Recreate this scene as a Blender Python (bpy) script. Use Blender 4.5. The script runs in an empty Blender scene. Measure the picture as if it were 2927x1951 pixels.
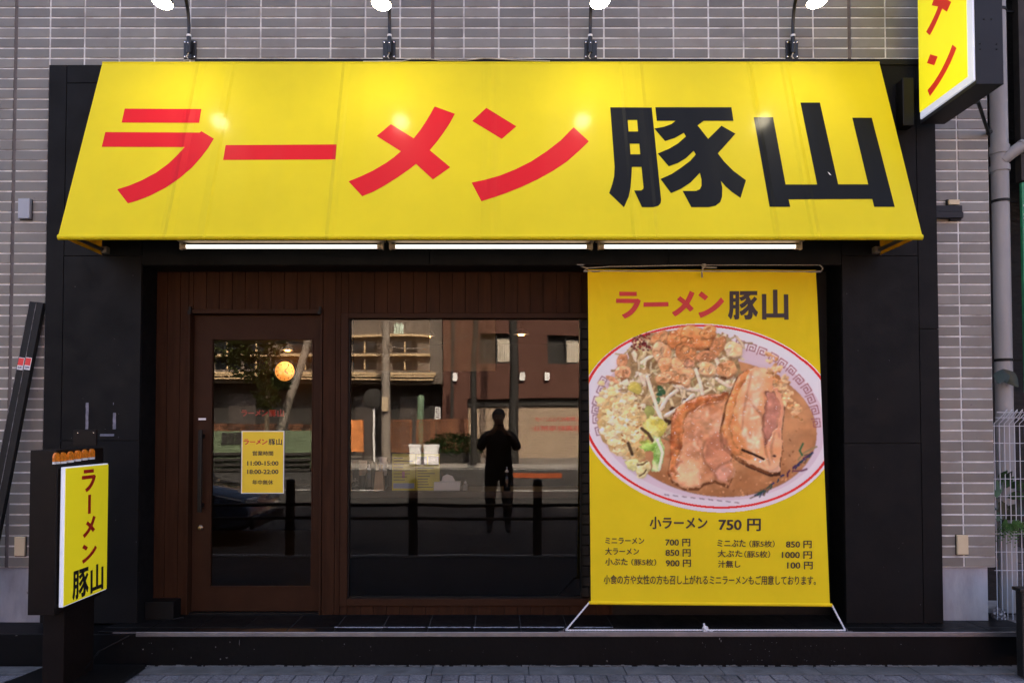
import bpy, bmesh, math, random
import numpy as np
from mathutils import Vector, Matrix
from mathutils.geometry import tessellate_polygon

random.seed(7)
scene = bpy.context.scene
col = scene.collection

# ------------------------------------------------------------------ camera
CAM = Vector((0.0, -5.0, 1.515))
FPX, PCX, PCY = 2120.0, 1420.0, 1161.0      # focal length and principal point, photograph pixels
PITCH = math.radians(1.6)
cam_data = bpy.data.cameras.new('camera')
cam_data.sensor_fit = 'HORIZONTAL'
cam_data.sensor_width = 36.0
cam_data.lens = 36.0 * FPX / 2927.0
cam_data.shift_x = (1463.5 - PCX) / 2927.0
cam_data.shift_y = (PCY - 975.5) / 2927.0
cam_data.clip_start = 0.05
cam_data.clip_end = 600.0
cam = bpy.data.objects.new('camera', cam_data)
cam.location = CAM
cam.rotation_euler = (math.radians(90) + PITCH, 0, 0)
col.objects.link(cam)
scene.camera = cam

# ------------------------------------------------------------------ sky, sun, exposure
SUN_EL, SUN_AZ = math.radians(40), math.radians(12)   # sun stands behind the shop: the front is in open shade
world = bpy.data.worlds.new('World')
scene.world = world
world.use_nodes = True
wn = world.node_tree
sky = wn.nodes.new('ShaderNodeTexSky')
sky.sky_type = 'NISHITA'
sky.sun_disc = False
sky.sun_elevation = SUN_EL
sky.sun_rotation = SUN_AZ
sky.air_density = 0.35
sky.dust_density = 8.0
sky.ozone_density = 0.6
bg = wn.nodes['Background']
bg.inputs['Strength'].default_value = 0.10
wn.links.new(sky.outputs[0], bg.inputs['Color'])
sun_dir = Vector((math.sin(SUN_AZ) * math.cos(SUN_EL), math.cos(SUN_AZ) * math.cos(SUN_EL), math.sin(SUN_EL)))
sun_data = bpy.data.lights.new('sun', 'SUN')
sun_data.energy = 4.8
sun_data.angle = math.radians(0.5)
sun_data.color = (1.0, 0.84, 0.64)
sun = bpy.data.objects.new('sun', sun_data)
sun.rotation_euler = sun_dir.to_track_quat('Z', 'Y').to_euler()
sun.location = (0, 30, 40)
col.objects.link(sun)
vs = scene.view_settings
vs.view_transform = 'Standard'
vs.look = 'None'
vs.gamma = 1.0
vs.use_curve_mapping = False
vs.exposure = 3.5
scene.cycles.use_denoising = True
scene.cycles.max_bounces = 8
scene.cycles.transparent_max_bounces = 12
scene.cycles.sample_clamp_indirect = 6.0
scene.cycles.caustics_reflective = False
scene.cycles.caustics_refractive = False

# ------------------------------------------------------------------ layout helpers
def ray(px, py):
    a = (px - PCX) / FPX
    b = (PCY - py) / FPX
    return Vector((a, math.cos(PITCH) - b * math.sin(PITCH), math.sin(PITCH) + b * math.cos(PITCH)))
def P(px, py, y):
    d = ray(px, py)
    return CAM + d * ((y - CAM.y) / d.y)
def PX(px, py, x):
    d = ray(px, py)
    return CAM + d * ((x - CAM.x) / d.x)
def PP(px, py, p0, n):
    d = ray(px, py)
    return CAM + d * ((p0 - CAM).dot(n) / d.dot(n))
YG = 0.20                                   # plane of the shop glass
def R(px, py, s):
    """a point of the street opposite, s metres in front of the glass, from where it shows in the glass"""
    p = P(px, py, YG + s)
    return Vector((p.x, YG - s, p.z))

# ------------------------------------------------------------------ object helpers
WLOC = {}
def setp(o, label=None, cat=None, group=None, kind=None):
    if label: o['label'] = label
    if cat: o['category'] = cat
    if group: o['group'] = group
    if kind: o['kind'] = kind
    return o
def thing(name, label, cat, loc=(0, 0, 0), group=None):
    o = bpy.data.objects.new(name, None)
    o.empty_display_size = 0.1
    o.location = loc
    col.objects.link(o)
    WLOC[o.name] = Vector(loc)
    return setp(o, label, cat, group)
def link(name, me, parent=None, loc=None, mat=None):
    o = bpy.data.objects.new(name, me)
    if mat is not None and not me.materials:
        me.materials.append(mat)
    col.objects.link(o)
    base = WLOC.get(parent.name, Vector()) if parent else Vector()
    if parent: o.parent = parent
    if loc is None:
        WLOC[o.name] = base.copy()
    else:
        o.location = Vector(loc) - base
        WLOC[o.name] = Vector(loc)
    return o

class MB:
    def __init__(s): s.v = []; s.f = []
    def add(s, vs, fs):
        n = len(s.v); s.v += [tuple(p) for p in vs]; s.f += [tuple(i + n for i in f) for f in fs]; return s
    def box(s, x0, x1, y0, y1, z0, z1):
        x0, x1 = min(x0, x1), max(x0, x1); y0, y1 = min(y0, y1), max(y0, y1); z0, z1 = min(z0, z1), max(z0, z1)
        return s.add([(x0,y0,z0),(x1,y0,z0),(x1,y1,z0),(x0,y1,z0),(x0,y0,z1),(x1,y0,z1),(x1,y1,z1),(x0,y1,z1)],
                     [(0,3,2,1),(4,5,6,7),(0,1,5,4),(1,2,6,5),(2,3,7,6),(3,0,4,7)])
    def obox(s, c, ax, ay, az, hx, hy, hz):
        c = Vector(c); ax = Vector(ax).normalized()*hx; ay = Vector(ay).normalized()*hy; az = Vector(az).normalized()*hz
        vs = [c+ax*i+ay*j+az*k for k in (-1,1) for (i,j) in ((-1,-1),(1,-1),(1,1),(-1,1))]
        return s.add(vs, [(0,3,2,1),(4,5,6,7),(0,1,5,4),(1,2,6,5),(2,3,7,6),(3,0,4,7)])
    def cyl(s, p0, p1, r0, r1=None, n=16, cap=True):
        p0 = Vector(p0); p1 = Vector(p1); r1 = r0 if r1 is None else r1
        d = (p1-p0).normalized(); a = d.orthogonal().normalized(); b = d.cross(a)
        vs = [p0 + (a*math.cos(2*math.pi*i/n)+b*math.sin(2*math.pi*i/n))*r0 for i in range(n)]
        vs += [p1 + (a*math.cos(2*math.pi*i/n)+b*math.sin(2*math.pi*i/n))*r1 for i in range(n)]
        fs = [(i,(i+1)%n,n+(i+1)%n,n+i) for i in range(n)]
        if cap: fs += [tuple(range(n-1,-1,-1)), tuple(range(n,2*n))]
        return s.add(vs, fs)
    def tube(s, pts, r, n=8, closed=False):
        pts = [Vector(p) for p in pts]; m = len(pts); vs = []; a = None
        for i, p in enumerate(pts):
            q0 = pts[(i-1) % m] if (closed or i > 0) else p
            q1 = pts[(i+1) % m] if (closed or i < m-1) else p
            d = (q1-q0).normalized()
            if a is None: a = d.orthogonal().normalized()
            a = (a - d*a.dot(d)); a = a.normalized() if a.length > 1e-6 else d.orthogonal().normalized()
            b = d.cross(a); rr = r[i] if isinstance(r, (list, tuple)) else r
            vs += [p+(a*math.cos(2*math.pi*k/n)+b*math.sin(2*math.pi*k/n))*rr for k in range(n)]
        fs = []
        for i in range(m if closed else m-1):
            j = (i+1) % m
            fs += [(i*n+k, i*n+(k+1)%n, j*n+(k+1)%n, j*n+k) for k in range(n)]
        if not closed: fs += [tuple(range(n-1,-1,-1)), tuple(range((m-1)*n, m*n))]
        return s.add(vs, fs)
    def lathe(s, c, prof, n=20, axis=(0,0,1)):
        c = Vector(c); d = Vector(axis).normalized(); a = d.orthogonal().normalized(); b = d.cross(a)
        vs = []
        for (r, h) in prof:
            vs += [c+d*h+(a*math.cos(2*math.pi*k/n)+b*math.sin(2*math.pi*k/n))*max(r,1e-4) for k in range(n)]
        fs = []
        for i in range(len(prof)-1):
            fs += [(i*n+k, i*n+(k+1)%n, (i+1)*n+(k+1)%n, (i+1)*n+k) for k in range(n)]
        fs += [tuple(range(n-1,-1,-1)), tuple(range((len(prof)-1)*n, len(prof)*n))]
        return s.add(vs, fs)
    def prism(s, pts, off):
        pts = [Vector(p) for p in pts]; off = Vector(off); n = len(pts)
        return s.add(pts+[p+off for p in pts], [tuple(range(n-1,-1,-1)), tuple(range(n,2*n))]+[(i,(i+1)%n,n+(i+1)%n,n+i) for i in range(n)])
    def sheet(s, fn, nu, nv):
        vs = [fn(i/nu, j/nv) for j in range(nv+1) for i in range(nu+1)]
        return s.add(vs, [(j*(nu+1)+i, j*(nu+1)+i+1, (j+1)*(nu+1)+i+1, (j+1)*(nu+1)+i) for j in range(nv) for i in range(nu)])
    def mesh(s, name, base=Vector()):
        me = bpy.data.meshes.new(name)
        me.from_pydata([tuple(Vector(p)-base) for p in s.v], [], s.f)
        me.update()
        return me
    def build(s, name, mat, parent=None, smooth=False, bevel=0, label=None, cat=None, group=None, kind=None, fix=True):
        base = WLOC.get(parent.name, Vector()) if parent else Vector()
        me = s.mesh(name, base)
        if fix or bevel:
            bm = bmesh.new(); bm.from_mesh(me)
            if fix: bmesh.ops.recalc_face_normals(bm, faces=bm.faces)
            if bevel:
                bmesh.ops.bevel(bm, geom=[e for e in bm.edges if len(e.link_faces)==2 and e.calc_face_angle(0) > 0.5], offset=bevel, segments=2, affect='EDGES', profile=0.5, clamp_overlap=True)
            bm.to_mesh(me); bm.free()
        if smooth:
            me.shade_smooth()
            try: me.set_sharp_from_angle(angle=math.radians(40))
            except Exception: pass
        o = link(name, me, parent, mat=mat)
        return setp(o, label, cat, group, kind)
def box(name, b, mat, parent=None, bevel=0, **k):
    return MB().box(*b).build(name, mat, parent, bevel=bevel, **k)

# ------------------------------------------------------------------ materials
def M(name, c, rough=0.5, metal=0.0, spec=0.5, nscale=0, namp=0.0, bump=0.0, bscale=60, rand=0.0, coat=0.0,
      emit=0.0, ecol=None, stretch=(1,1,1), speck=None, c2=None, c2scale=3.0, c2lo=0.5, c2hi=0.7, attr=None, transl=0.0, rvar=0.0):
    m = bpy.data.materials.new(name); m.use_nodes = True
    nt = m.node_tree; N = nt.nodes; L = nt.links; b = N['Principled BSDF']
    b.inputs['Roughness'].default_value = rough; b.inputs['Metallic'].default_value = metal
    b.inputs['Specular IOR Level'].default_value = spec; b.inputs['Coat Weight'].default_value = coat
    b.inputs['Coat Roughness'].default_value = 0.12
    geo = N.new('ShaderNodeNewGeometry'); mp = N.new('ShaderNodeMapping'); mp.inputs['Scale'].default_value = stretch
    L.new(geo.outputs['Position'], mp.inputs['Vector'])
    if attr:
        src = N.new('ShaderNodeAttribute'); src.attribute_name = attr; cur = src.outputs['Color']
    else:
        src = N.new('ShaderNodeRGB'); src.outputs[0].default_value = (*c, 1); cur = src.outputs[0]
    def noise(scale, detail=5, rough_=0.6):
        t = N.new('ShaderNodeTexNoise'); t.inputs['Scale'].default_value = scale; t.inputs['Detail'].default_value = detail
        t.inputs['Roughness'].default_value = rough_; L.new(mp.outputs[0], t.inputs['Vector']); return t.outputs['Fac']
    def remap(sock, a0, a1, b0, b1):
        t = N.new('ShaderNodeMapRange'); t.inputs[1].default_value=a0; t.inputs[2].default_value=a1; t.inputs[3].default_value=b0; t.inputs[4].default_value=b1
        L.new(sock, t.inputs[0]); return t.outputs[0]
    def mul(colr, fac):
        t = N.new('ShaderNodeVectorMath'); t.operation = 'SCALE'; L.new(colr, t.inputs[0]); L.new(fac, t.inputs[3]); return t.outputs[0]
    def mix(fac, a, cb):
        t = N.new('ShaderNodeMix'); t.data_type = 'RGBA'; L.new(fac, t.inputs[0]); L.new(a, t.inputs[6]); t.inputs[7].default_value = (*cb, 1); return t.outputs[2]
    if c2: cur = mix(remap(noise(c2scale), c2lo, c2hi, 0, 1), cur, c2)
    if namp: cur = mul(cur, remap(noise(nscale), 0.3, 0.7, 1-namp, 1+namp))
    if rand:
        oi = N.new('ShaderNodeObjectInfo'); cur = mul(cur, remap(oi.outputs['Random'], 0, 1, 1-rand, 1+rand))
    if speck:
        sc, thr, sc_col = speck
        cur = mix(remap(noise(sc, 3, 0.5), thr, thr+0.03, 0, 1), cur, sc_col)
    L.new(cur, b.inputs['Base Color'])
    if rvar: L.new(remap(noise(7), 0.3, 0.7, rough-rvar, rough+rvar), b.inputs['Roughness'])
    if bump:
        bp = N.new('ShaderNodeBump'); bp.inputs['Strength'].default_value = 1.0; bp.inputs['Distance'].default_value = bump
        L.new(noise(bscale), bp.inputs['Height']); L.new(bp.outputs[0], b.inputs['Normal'])
    if emit:
        if ecol: b.inputs['Emission Color'].default_value = (*ecol, 1)
        else: L.new(cur, b.inputs['Emission Color'])
        b.inputs['Emission Strength'].default_value = emit
    if transl:
        tr = N.new('ShaderNodeBsdfTranslucent'); L.new(cur, tr.inputs['Color'])
        mx = N.new('ShaderNodeMixShader'); mx.inputs[0].default_value = transl
        L.new(b.outputs[0], mx.inputs[1]); L.new(tr.outputs[0], mx.inputs[2]); L.new(mx.outputs[0], N['Material Output'].inputs[0])
    return m

def glass_mat(name, refl=0.04, boost=1.0, tint=(0.8,0.8,0.8)):
    m = bpy.data.materials.new(name); m.use_nodes = True
    nt = m.node_tree; N = nt.nodes; L = nt.links
    N.remove(N['Principled BSDF'])
    fr = N.new('ShaderNodeFresnel'); fr.inputs[0].default_value = 1.52
    mt = N.new('ShaderNodeMath'); mt.operation = 'MULTIPLY'; mt.inputs[1].default_value = boost; mt.use_clamp = True
    L.new(fr.outputs[0], mt.inputs[0])
    gl = N.new('ShaderNodeBsdfGlossy'); gl.inputs['Roughness'].default_value = 0.0; gl.inputs['Color'].default_value = (1,1,1,1)
    tr = N.new('ShaderNodeBsdfTransparent'); tr.inputs['Color'].default_value = (*tint, 1)
    mx = N.new('ShaderNodeMixShader')
    L.new(mt.outputs[0], mx.inputs[0]); L.new(tr.outputs[0], mx.inputs[1]); L.new(gl.outputs[0], mx.inputs[2])
    # old float glass is never quite flat
    geo = N.new('ShaderNodeNewGeometry'); t = N.new('ShaderNodeTexNoise'); t.inputs['Scale'].default_value = 1.3; t.inputs['Detail'].default_value = 1
    L.new(geo.outputs['Position'], t.inputs['Vector'])
    bp = N.new('ShaderNodeBump'); bp.inputs['Strength'].default_value = 1.0; bp.inputs['Distance'].default_value = 0.0012
    L.new(t.outputs['Fac'], bp.inputs['Height']); L.new(bp.outputs[0], gl.inputs['Normal'])
    L.new(mx.outputs[0], N['Material Output'].inputs[0])
    return m

YEL = (0.775, 0.645, 0.012)
RED = (0.70, 0.016, 0.024)
m_tile = M('glazed_tile', (0.190, 0.183, 0.162), 0.42, nscale=2.2, namp=0.16, rand=0.2, c2=(0.182,0.164,0.140), c2scale=5, bump=0.0006, bscale=30, speck=(23, 0.73, (0.10,0.095,0.10)), rvar=0.1)
m_mortar = M('mortar', (0.68, 0.68, 0.66), 0.9, nscale=9, namp=0.25, c2=(0.27,0.255,0.25), c2scale=2.5)
m_seal = M('sealant', (0.10, 0.085, 0.08), 0.7, nscale=8, namp=0.3)
m_conc = M('concrete', (0.36, 0.36, 0.385), 0.9, nscale=5, namp=0.25, bump=0.003, bscale=35, c2=(0.24,0.24,0.25), c2scale=3.2, stretch=(1,1,0.35), speck=(60,0.72,(0.15,0.15,0.15)))
m_panel = M('black_panel', (0.0045, 0.0046, 0.0051), 0.6, spec=0.15, nscale=3, namp=0.25, bump=0.0008, bscale=120, rvar=0.1)
m_black = M('black_paint', (0.003, 0.003, 0.0032), 0.5, spec=0.25, nscale=6, namp=0.3)
m_gap = M('dark_gap', (0.006, 0.006, 0.006), 0.9)
m_step = M('black_step_paint', (0.0022, 0.0023, 0.0028), 0.5, spec=0.15, nscale=5, namp=0.35, bump=0.002, bscale=28, speck=(34, 0.745, (0.22,0.22,0.22)), stretch=(1.2,1,0.9))
m_brown = M('brown_stained_wood', (0.036, 0.0148, 0.0070), 0.6, spec=0.08, nscale=6, namp=0.3, stretch=(6,6,0.5), bump=0.0008, bscale=25, rand=0.10)
m_brownp = M('brown_painted_door', (0.035, 0.0145, 0.0070), 0.55, spec=0.10, nscale=9, namp=0.12, bump=0.0004, bscale=90)
m_alu = M('aluminium', (0.28, 0.28, 0.30), 0.42, metal=0.9, nscale=12, namp=0.15)
m_steel = M('bright_screw', (0.75, 0.75, 0.78), 0.25, metal=1.0)
m_pvc = M('grey_pvc', (0.30, 0.295, 0.29), 0.5, nscale=6, namp=0.12, stretch=(1,1,0.3))
m_beige = M('beige_plastic', (0.62, 0.52, 0.33), 0.45, nscale=8, namp=0.06)
m_greyp = M('grey_plastic', (0.34, 0.37, 0.42), 0.45)
m_white = M('white_plastic', (0.78, 0.78, 0.78), 0.45)
m_rope = M('white_rope', (0.68, 0.68, 0.70), 0.8, nscale=160, namp=0.35, stretch=(1,1,1))
m_ropedirty = M('grey_rope', (0.40, 0.37, 0.31), 0.85, nscale=160, namp=0.35)
m_ftile = M('black_floor_tile', (0.0045, 0.0043, 0.0046), 0.45, spec=0.22, nscale=6, namp=0.3, rand=0.2, bump=0.0006, bscale=80, rvar=0.1)
m_grout = M('floor_grout', (0.12, 0.11, 0.11), 0.9, nscale=12, namp=0.4)
m_paver = M('grey_paver', (0.15, 0.15, 0.17), 0.9, nscale=70, namp=0.55, rand=0.2, bump=0.006, bscale=90, c2=(0.06,0.062,0.07), c2scale=2.0)
m_kerb = M('gutter_concrete', (0.105, 0.11, 0.115), 0.9, nscale=10, namp=0.35, bump=0.004, bscale=50, c2=(0.06,0.065,0.065), c2scale=2.5)
m_ground = M('pavement', (0.045, 0.045, 0.05), 0.9, nscale=30, namp=0.3, bump=0.004, bscale=60)
m_road = M('asphalt', (0.045, 0.043, 0.041), 0.85, nscale=20, namp=0.3, bump=0.004, bscale=120, c2=(0.06,0.055,0.05), c2scale=0.4)
m_line = M('road_paint', (0.7, 0.7, 0.68), 0.7, nscale=30, namp=0.2)
m_signred = M('sign_red', RED, 0.35)
m_signblk = M('sign_black', (0.013, 0.013, 0.015), 0.35)
m_tube = M('lit_tube', (1, 1, 1), 0.5, emit=0.17, ecol=(1.0, 0.93, 0.84))
m_lampglow = M('lit_bulb', (1, 1, 1), 0.4, emit=9.0, ecol=(1.0, 0.88, 0.62))
m_cream = M('cream_cap', (0.50, 0.40, 0.27), 0.5)
m_glass = glass_mat('window_glass', boost=1.0, tint=(0.66,0.66,0.64))
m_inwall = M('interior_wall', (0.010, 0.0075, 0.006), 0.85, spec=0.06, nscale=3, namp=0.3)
m_paper = M('paper', (0.80, 0.80, 0.78), 0.6)

# ------------------------------------------------------------------ lettering
def loops_mesh(loops2d):
    """triangulate a filled outline with holes; loops of 2-D points -> verts, tris"""
    tris = tessellate_polygon([[Vector((p[0], p[1], 0)) for p in lp] for lp in loops2d])
    vs = [p for lp in loops2d for p in lp]
    return vs, tris
A_TOPC, A_BOTC = Vector((0, -0.082, P(1400, 180, -0.082).z)), Vector((0, -0.550, 2.667))      # canopy section, wall side and front edge
A_DIR = (A_BOTC - A_TOPC).normalized()
A_N = Vector((0, A_DIR.z, -A_DIR.y)).normalized()
if A_N.y > 0: A_N = -A_N
AX0, AX1 = -2.650, 2.571
def z2(pts, ox): return [(ox + x / 2.24, y / 2.24) for x, y in pts]
TR = {
 'ra': [[z2([(799,697),(1290,699),(1275,788),(779,786)],0)],
        [z2([(675,847),(1278,850),(1290,841),(1370,889),(1332,950),(1290,1005),(1230,1073),(1150,1142),(1060,1203),(960,1254),(880,1285),(820,1303),(751,1213),(830,1188),(910,1154),(1000,1106),(1080,1048),(1140,990),(1182,943),(652,941)],0)]],
 'bar': [[z2([(1445,930),(2155,926),(2148,1022),(1429,1025)],0)]],
 'me': [[z2([(543,683),(673,730),(640,790),(600,850),(560,905),(512,963),(643,1072),(532,1150),(424,1050),(380,1085),(300,1140),(220,1190),(150,1228),(80,1257),(-8,1162),(70,1130),(150,1092),(230,1045),(280,1010),(327,970),(172,872),(263,796),(409,887),(450,835),(490,775),(520,725)],1000)]],
 'n': [[z2([(874,692),(1066,810),(973,891),(784,776)],1000)],
       [z2([(1433,816),(1530,906),(1470,965),(1390,1035),(1300,1095),(1200,1150),(1100,1197),(1000,1237),(920,1265),(842,1289),(780,1170),(860,1153),(960,1125),(1060,1085),(1160,1035),(1260,970),(1350,900)],1000)]],
 'buta': [[z2([(1667,688),(1933,690),(1993,1280),(1990,1300),(1975,1318),(1945,1327),(1870,1327),(1820,1220),(1865,1220),(1877,1212),(1880,1200),(1867,1070),(1806,1070),(1803,1130),(1797,1200),(1785,1260),(1755,1328),(1660,1237),(1680,1180),(1692,1130),(1695,1070),(1690,1000)],1000),
           z2([(1779,770),(1839,770),(1845,843),(1784,843)],1000), z2([(1792,921),(1853,921),(1859,989),(1797,989)],1000)],
          [z2([(1956,688),(2443,688),(2456,775),(2266,775),(2226,804),(2294,890),(2379,806),(2469,857),(2356,983),(2396,1035),(2456,1095),(2536,1155),(2501,1268),(2446,1230),(2406,1195),(2376,1160),(2384,1200),(2383,1260),(2371,1295),(2341,1318),(2296,1327),(2186,1327),(2130,1223),(2216,1223),(2241,1212),(2251,1190),(2251,1150),(2241,1108),(2180,1170),(2120,1210),(2056,1237),(1989,1147),(2060,1115),(2120,1075),(2180,1030),(2215,990),(2201,967),(2150,1015),(2100,1045),(2042,1066),(1971,984),(2040,955),(2100,920),(2152,875),(2138,852),(2080,885),(2018,905),(1949,824),(2010,813),(2060,795),(2085,775),(1965,775)],1000)]],
 'yama': [[z2([(808,658),(933,658),(1050,1181),(1242,1181),(1140,755),(1265,755),(1412,1325),(1280,1325),(1268,1275),(733,1277),(743,1325),(611,1325),(509,752),(633,752),(713,1182),(915,1182)],1927)]],
}
GLY = {}      # letter shapes in metres on the canopy: u to the right, v upward
for k, parts in TR.items():
    GLY[k] = []
    for loops in parts:
        out = []
        for lp in loops:
            q = [PP(x, y, A_TOPC, A_N) for x, y in lp]
            out.append([(p.x, -(p - A_TOPC).dot(A_DIR)) for p in q])
        GLY[k].append(out)
# signs set upright carry a vertical long-vowel bar
GLY['vbar'] = [[[(0.0, 0.0), (0.16, 0.0), (0.16, 1.0), (0.0, 1.0)]]]
LOGO = ['ra', 'bar', 'me', 'n', 'buta', 'yama']
def gbox(keys):
    pts = [p for k in keys for part in GLY[k] for lp in part for p in lp]
    return min(p[0] for p in pts), max(p[0] for p in pts), min(p[1] for p in pts), max(p[1] for p in pts)
def glyph(name, key, fn, mat, parent, **kw):
    mb = MB()
    for part in GLY[key]:
        vs, ts = loops_mesh(part)
        mb.add([fn(*p) for p in vs], ts)
    return mb.build(name, mat, parent, fix=False, **kw)
def affine(src, o, eu, ev):
    """map the box src=(u0,u1,v0,v1) to origin o with edge vectors eu (u), ev (v)"""
    u0, u1, v0, v1 = src; o = Vector(o); eu = Vector(eu); ev = Vector(ev)
    return lambda u, v: o + eu * ((u - u0) / (u1 - u0)) + ev * ((v - v0) / (v1 - v0))
TEXT_CACHE = {}
def text_mesh(s, bold=0.012):
    if (s, bold) in TEXT_CACHE: return TEXT_CACHE[(s, bold)]
    c = bpy.data.curves.new('t', 'FONT'); c.body = s; c.resolution_u = 3
    o = bpy.data.objects.new('t', c); col.objects.link(o)
    dg = bpy.context.evaluated_depsgraph_get(); ev = o.evaluated_get(dg); me = ev.to_mesh()
    vs = [(v.co.x, v.co.y) for v in me.vertices]; fs = [tuple(p.vertices) for p in me.polygons]
    ev.to_mesh_clear(); bpy.data.objects.remove(o); bpy.data.curves.remove(c)
    if bold:          # heavier weight: the same outline overprinted with small shifts
        v0, f0 = list(vs), list(fs); vs = []; fs = []
        for dx, dy in ((0,0),(bold,0),(-bold,0),(0,bold*.8),(0,-bold*.8),(bold*.7,bold*.6),(-bold*.7,-bold*.6),(bold*.7,-bold*.6),(-bold*.7,bold*.6)):
            n = len(vs); vs += [(x+dx, y+dy) for x, y in v0]; fs += [tuple(i+n for i in f) for f in f0]
    TEXT_CACHE[(s, bold)] = (vs, fs)
    return vs, fs
PRICES = (('小ラーメン',490,920,665,758,.028),('750 円',1003,1320,677,770,.028),('ミニラーメン',160,450,822,870,.02),('700 円',607,793,828,884,.02),('大ラーメン',160,412,897,952,.02),('850 円',609,797,905,961,.02),
          ('小ぶた',160,327,975,1030,.02),('（豚5枚）',355,540,980,1030,.008),('900 円',611,800,983,1039,.02),('ミニぶた',995,1207,833,888,.02),('（豚5枚）',1235,1425,838,890,.008),('850 円',1510,1703,840,895,.02),
          ('大ぶた',998,1183,910,965,.02),('（豚5枚）',1198,1392,915,968,.008),('1000 円',1480,1706,918,974,.02),('汁無し',1002,1170,988,1043,.02),('100 円',1520,1712,995,1052,.02),
          ('小食の方や女性の方も召し上がれるミニラーメンもご用意しております。',150,1735,1100,1170,.012))
HOURS = (('営業時間',445,630,1060,1102,.02),('11:00-15:00',397,677,1150,1190,.03),('18:00-22:00',397,677,1226,1266,.03),('年中無休',443,630,1318,1362,.02))
for a in PRICES + HOURS: text_mesh(a[0], a[5])
for a, b in (('SE',.02),('OM',.02),('HARAMACHIDA',0.0),('館',.03),('駐車場出入口につき',.02),('前面駐車禁止',.02)): text_mesh(a, b)
for k in range(1, 13): text_mesh(str(k), .01)
def text(name, s, o, eu, ev, mat, parent, bold=0.012, lift=None, **kw):
    """words s fitted with their ink box to origin o, width vector eu, height vector ev"""
    vs, fs = text_mesh(s, bold)
    b = (min(v[0] for v in vs), max(v[0] for v in vs), min(v[1] for v in vs), max(v[1] for v in vs))
    fn = affine(b, o, eu, ev)
    nl = 9 if bold else 1; per = len(vs)//nl; nn = Vector(eu).cross(Vector(ev)).normalized()*0.00018
    return MB().add([fn(*v)+nn*(i//per) if lift is None else lift(fn(*v), i//per) for i, v in enumerate(vs)], fs).build(name, mat, parent, fix=False, **kw)

# ------------------------------------------------------------------ ground
def structure(o): o['kind'] = 'structure'; return o
pave = structure(box('pavement', (-60, 60, -3.30, 14, -0.5, -0.012), m_ground))
structure(box('road', (-60, 60, -24.4, -3.45, -0.6, -0.13), m_road))
structure(box('kerb', (-60, 60, -3.45, -3.30, -0.6, 0.0), m_kerb, bevel=0.015))
structure(box('far_pavement', (-60, 60, -60, -24.6, -0.6, 0.005), M('far_pavement', (0.20,0.175,0.15), 0.9, nscale=2, namp=0.15)))
structure(box('far_kerb', (-60, 60, -24.6, -24.4, -0.6, 0.02), M('far_kerb', (0.3,0.28,0.26), 0.9)))
structure(box('earth', (-300, 300, -300, 300, -1.2, -0.62), m_ground))
for i, (y0, y1) in enumerate(((-23.6, -23.45), (-14.1, -13.95), (-4.2, -4.05))):
    mbl = MB()
    if i == 1:
        for k in range(-6, 7): mbl.box(k*8.0, k*8.0+5, y0, y1, -0.128, -0.124)
    else: mbl.box(-60, 60, y0, y1, -0.128, -0.124)
    structure(mbl.build('road_marking', m_line))
# blocks of the pavement: real pieces in front of the shop, two courses staggered
gut = MB()
x = -4.6
while x < 4.2:
    gut.box(x, x+0.596, -0.405, -0.268, -0.06, 0.006 + random.uniform(-0.002, 0.002)); x += 0.6
structure(gut.build('gutter', m_kerb, bevel=0.004))
pm = MB().box(-0.0475, 0.0475, -0.097, 0.097, -0.06, 0).mesh('paver')
bm = bmesh.new(); bm.from_mesh(pm); bmesh.ops.bevel(bm, geom=[e for e in bm.edges if all(v.co.z > -0.01 for v in e.verts)], offset=0.005, segments=1, affect='EDGES'); bm.to_mesh(pm); bm.free()
np_ = 0
for i in range(-37, 38):
    for j in range(3):
        yy = -0.515 - 0.2*j + (0.1 if i % 2 else 0.0)
        if yy > -0.50: yy = -0.510
        if i % 2 and j == 0:
            continue
        o = link('paver', pm, pave, (i*0.1+0.02, yy - (0.0 if not i % 2 else 0.0), random.uniform(-0.003, 0.002)), m_paver)
        o.rotation_euler.z = random.uniform(-0.01, 0.01); np_ += 1
half = MB().box(-0.0475, 0.0475, -0.047, 0.047, -0.06, 0).mesh('paver_half')
for i in range(-37, 38):
    if i % 2:
        link('paver', half, pave, (i*0.1+0.02, -0.461, random.uniform(-0.003, 0.002)), m_paver)
# the front step, black paint on render, tiled on top, aluminium nosing
ZS = 0.219
stp = structure(box('step', (-6.0, 3.62, -0.258, 0.3, -0.05, ZS-0.012), m_step, bevel=0.006))
tm_cache = {}
def tilebox(w, d, h, bev, name):
    k = (round(w, 3), round(d, 3), round(h, 3))
    if k not in tm_cache:
        me = MB().box(-w/2, w/2, -d/2, d/2, -h/2, h/2).mesh(name)
        bm = bmesh.new(); bm.from_mesh(me); bmesh.ops.bevel(bm, geom=list(bm.edges), offset=bev, segments=1, affect='EDGES'); bm.to_mesh(me); bm.free()
        tm_cache[k] = me
    return tm_cache[k]
box('grout_bed', (-2.44, 3.60, -0.250, 0.235, ZS-0.013, ZS-0.0035), m_grout, stp)
seams = [-1.04 + 0.299*k for k in range(-5, 16)]
for a, b in zip(seams[:-1], seams[1:]):
    for (y0, y1) in ((-0.250, -0.150), (-0.150, 0.148), (0.148, 0.235)):
        link('floor_tile', tilebox(b-a-0.004, y1-y0-0.004, 0.010, 0.0015, 'floor_tile'), stp, ((a+b)/2, (y0+y1)/2, ZS-0.005), m_ftile)
box('nosing', (P(390,1805,-.26).x, P(2903,1805,-.26).x, -0.270, -0.2585, ZS-0.028, ZS+0.002), m_alu, stp, bevel=0.003)
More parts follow.
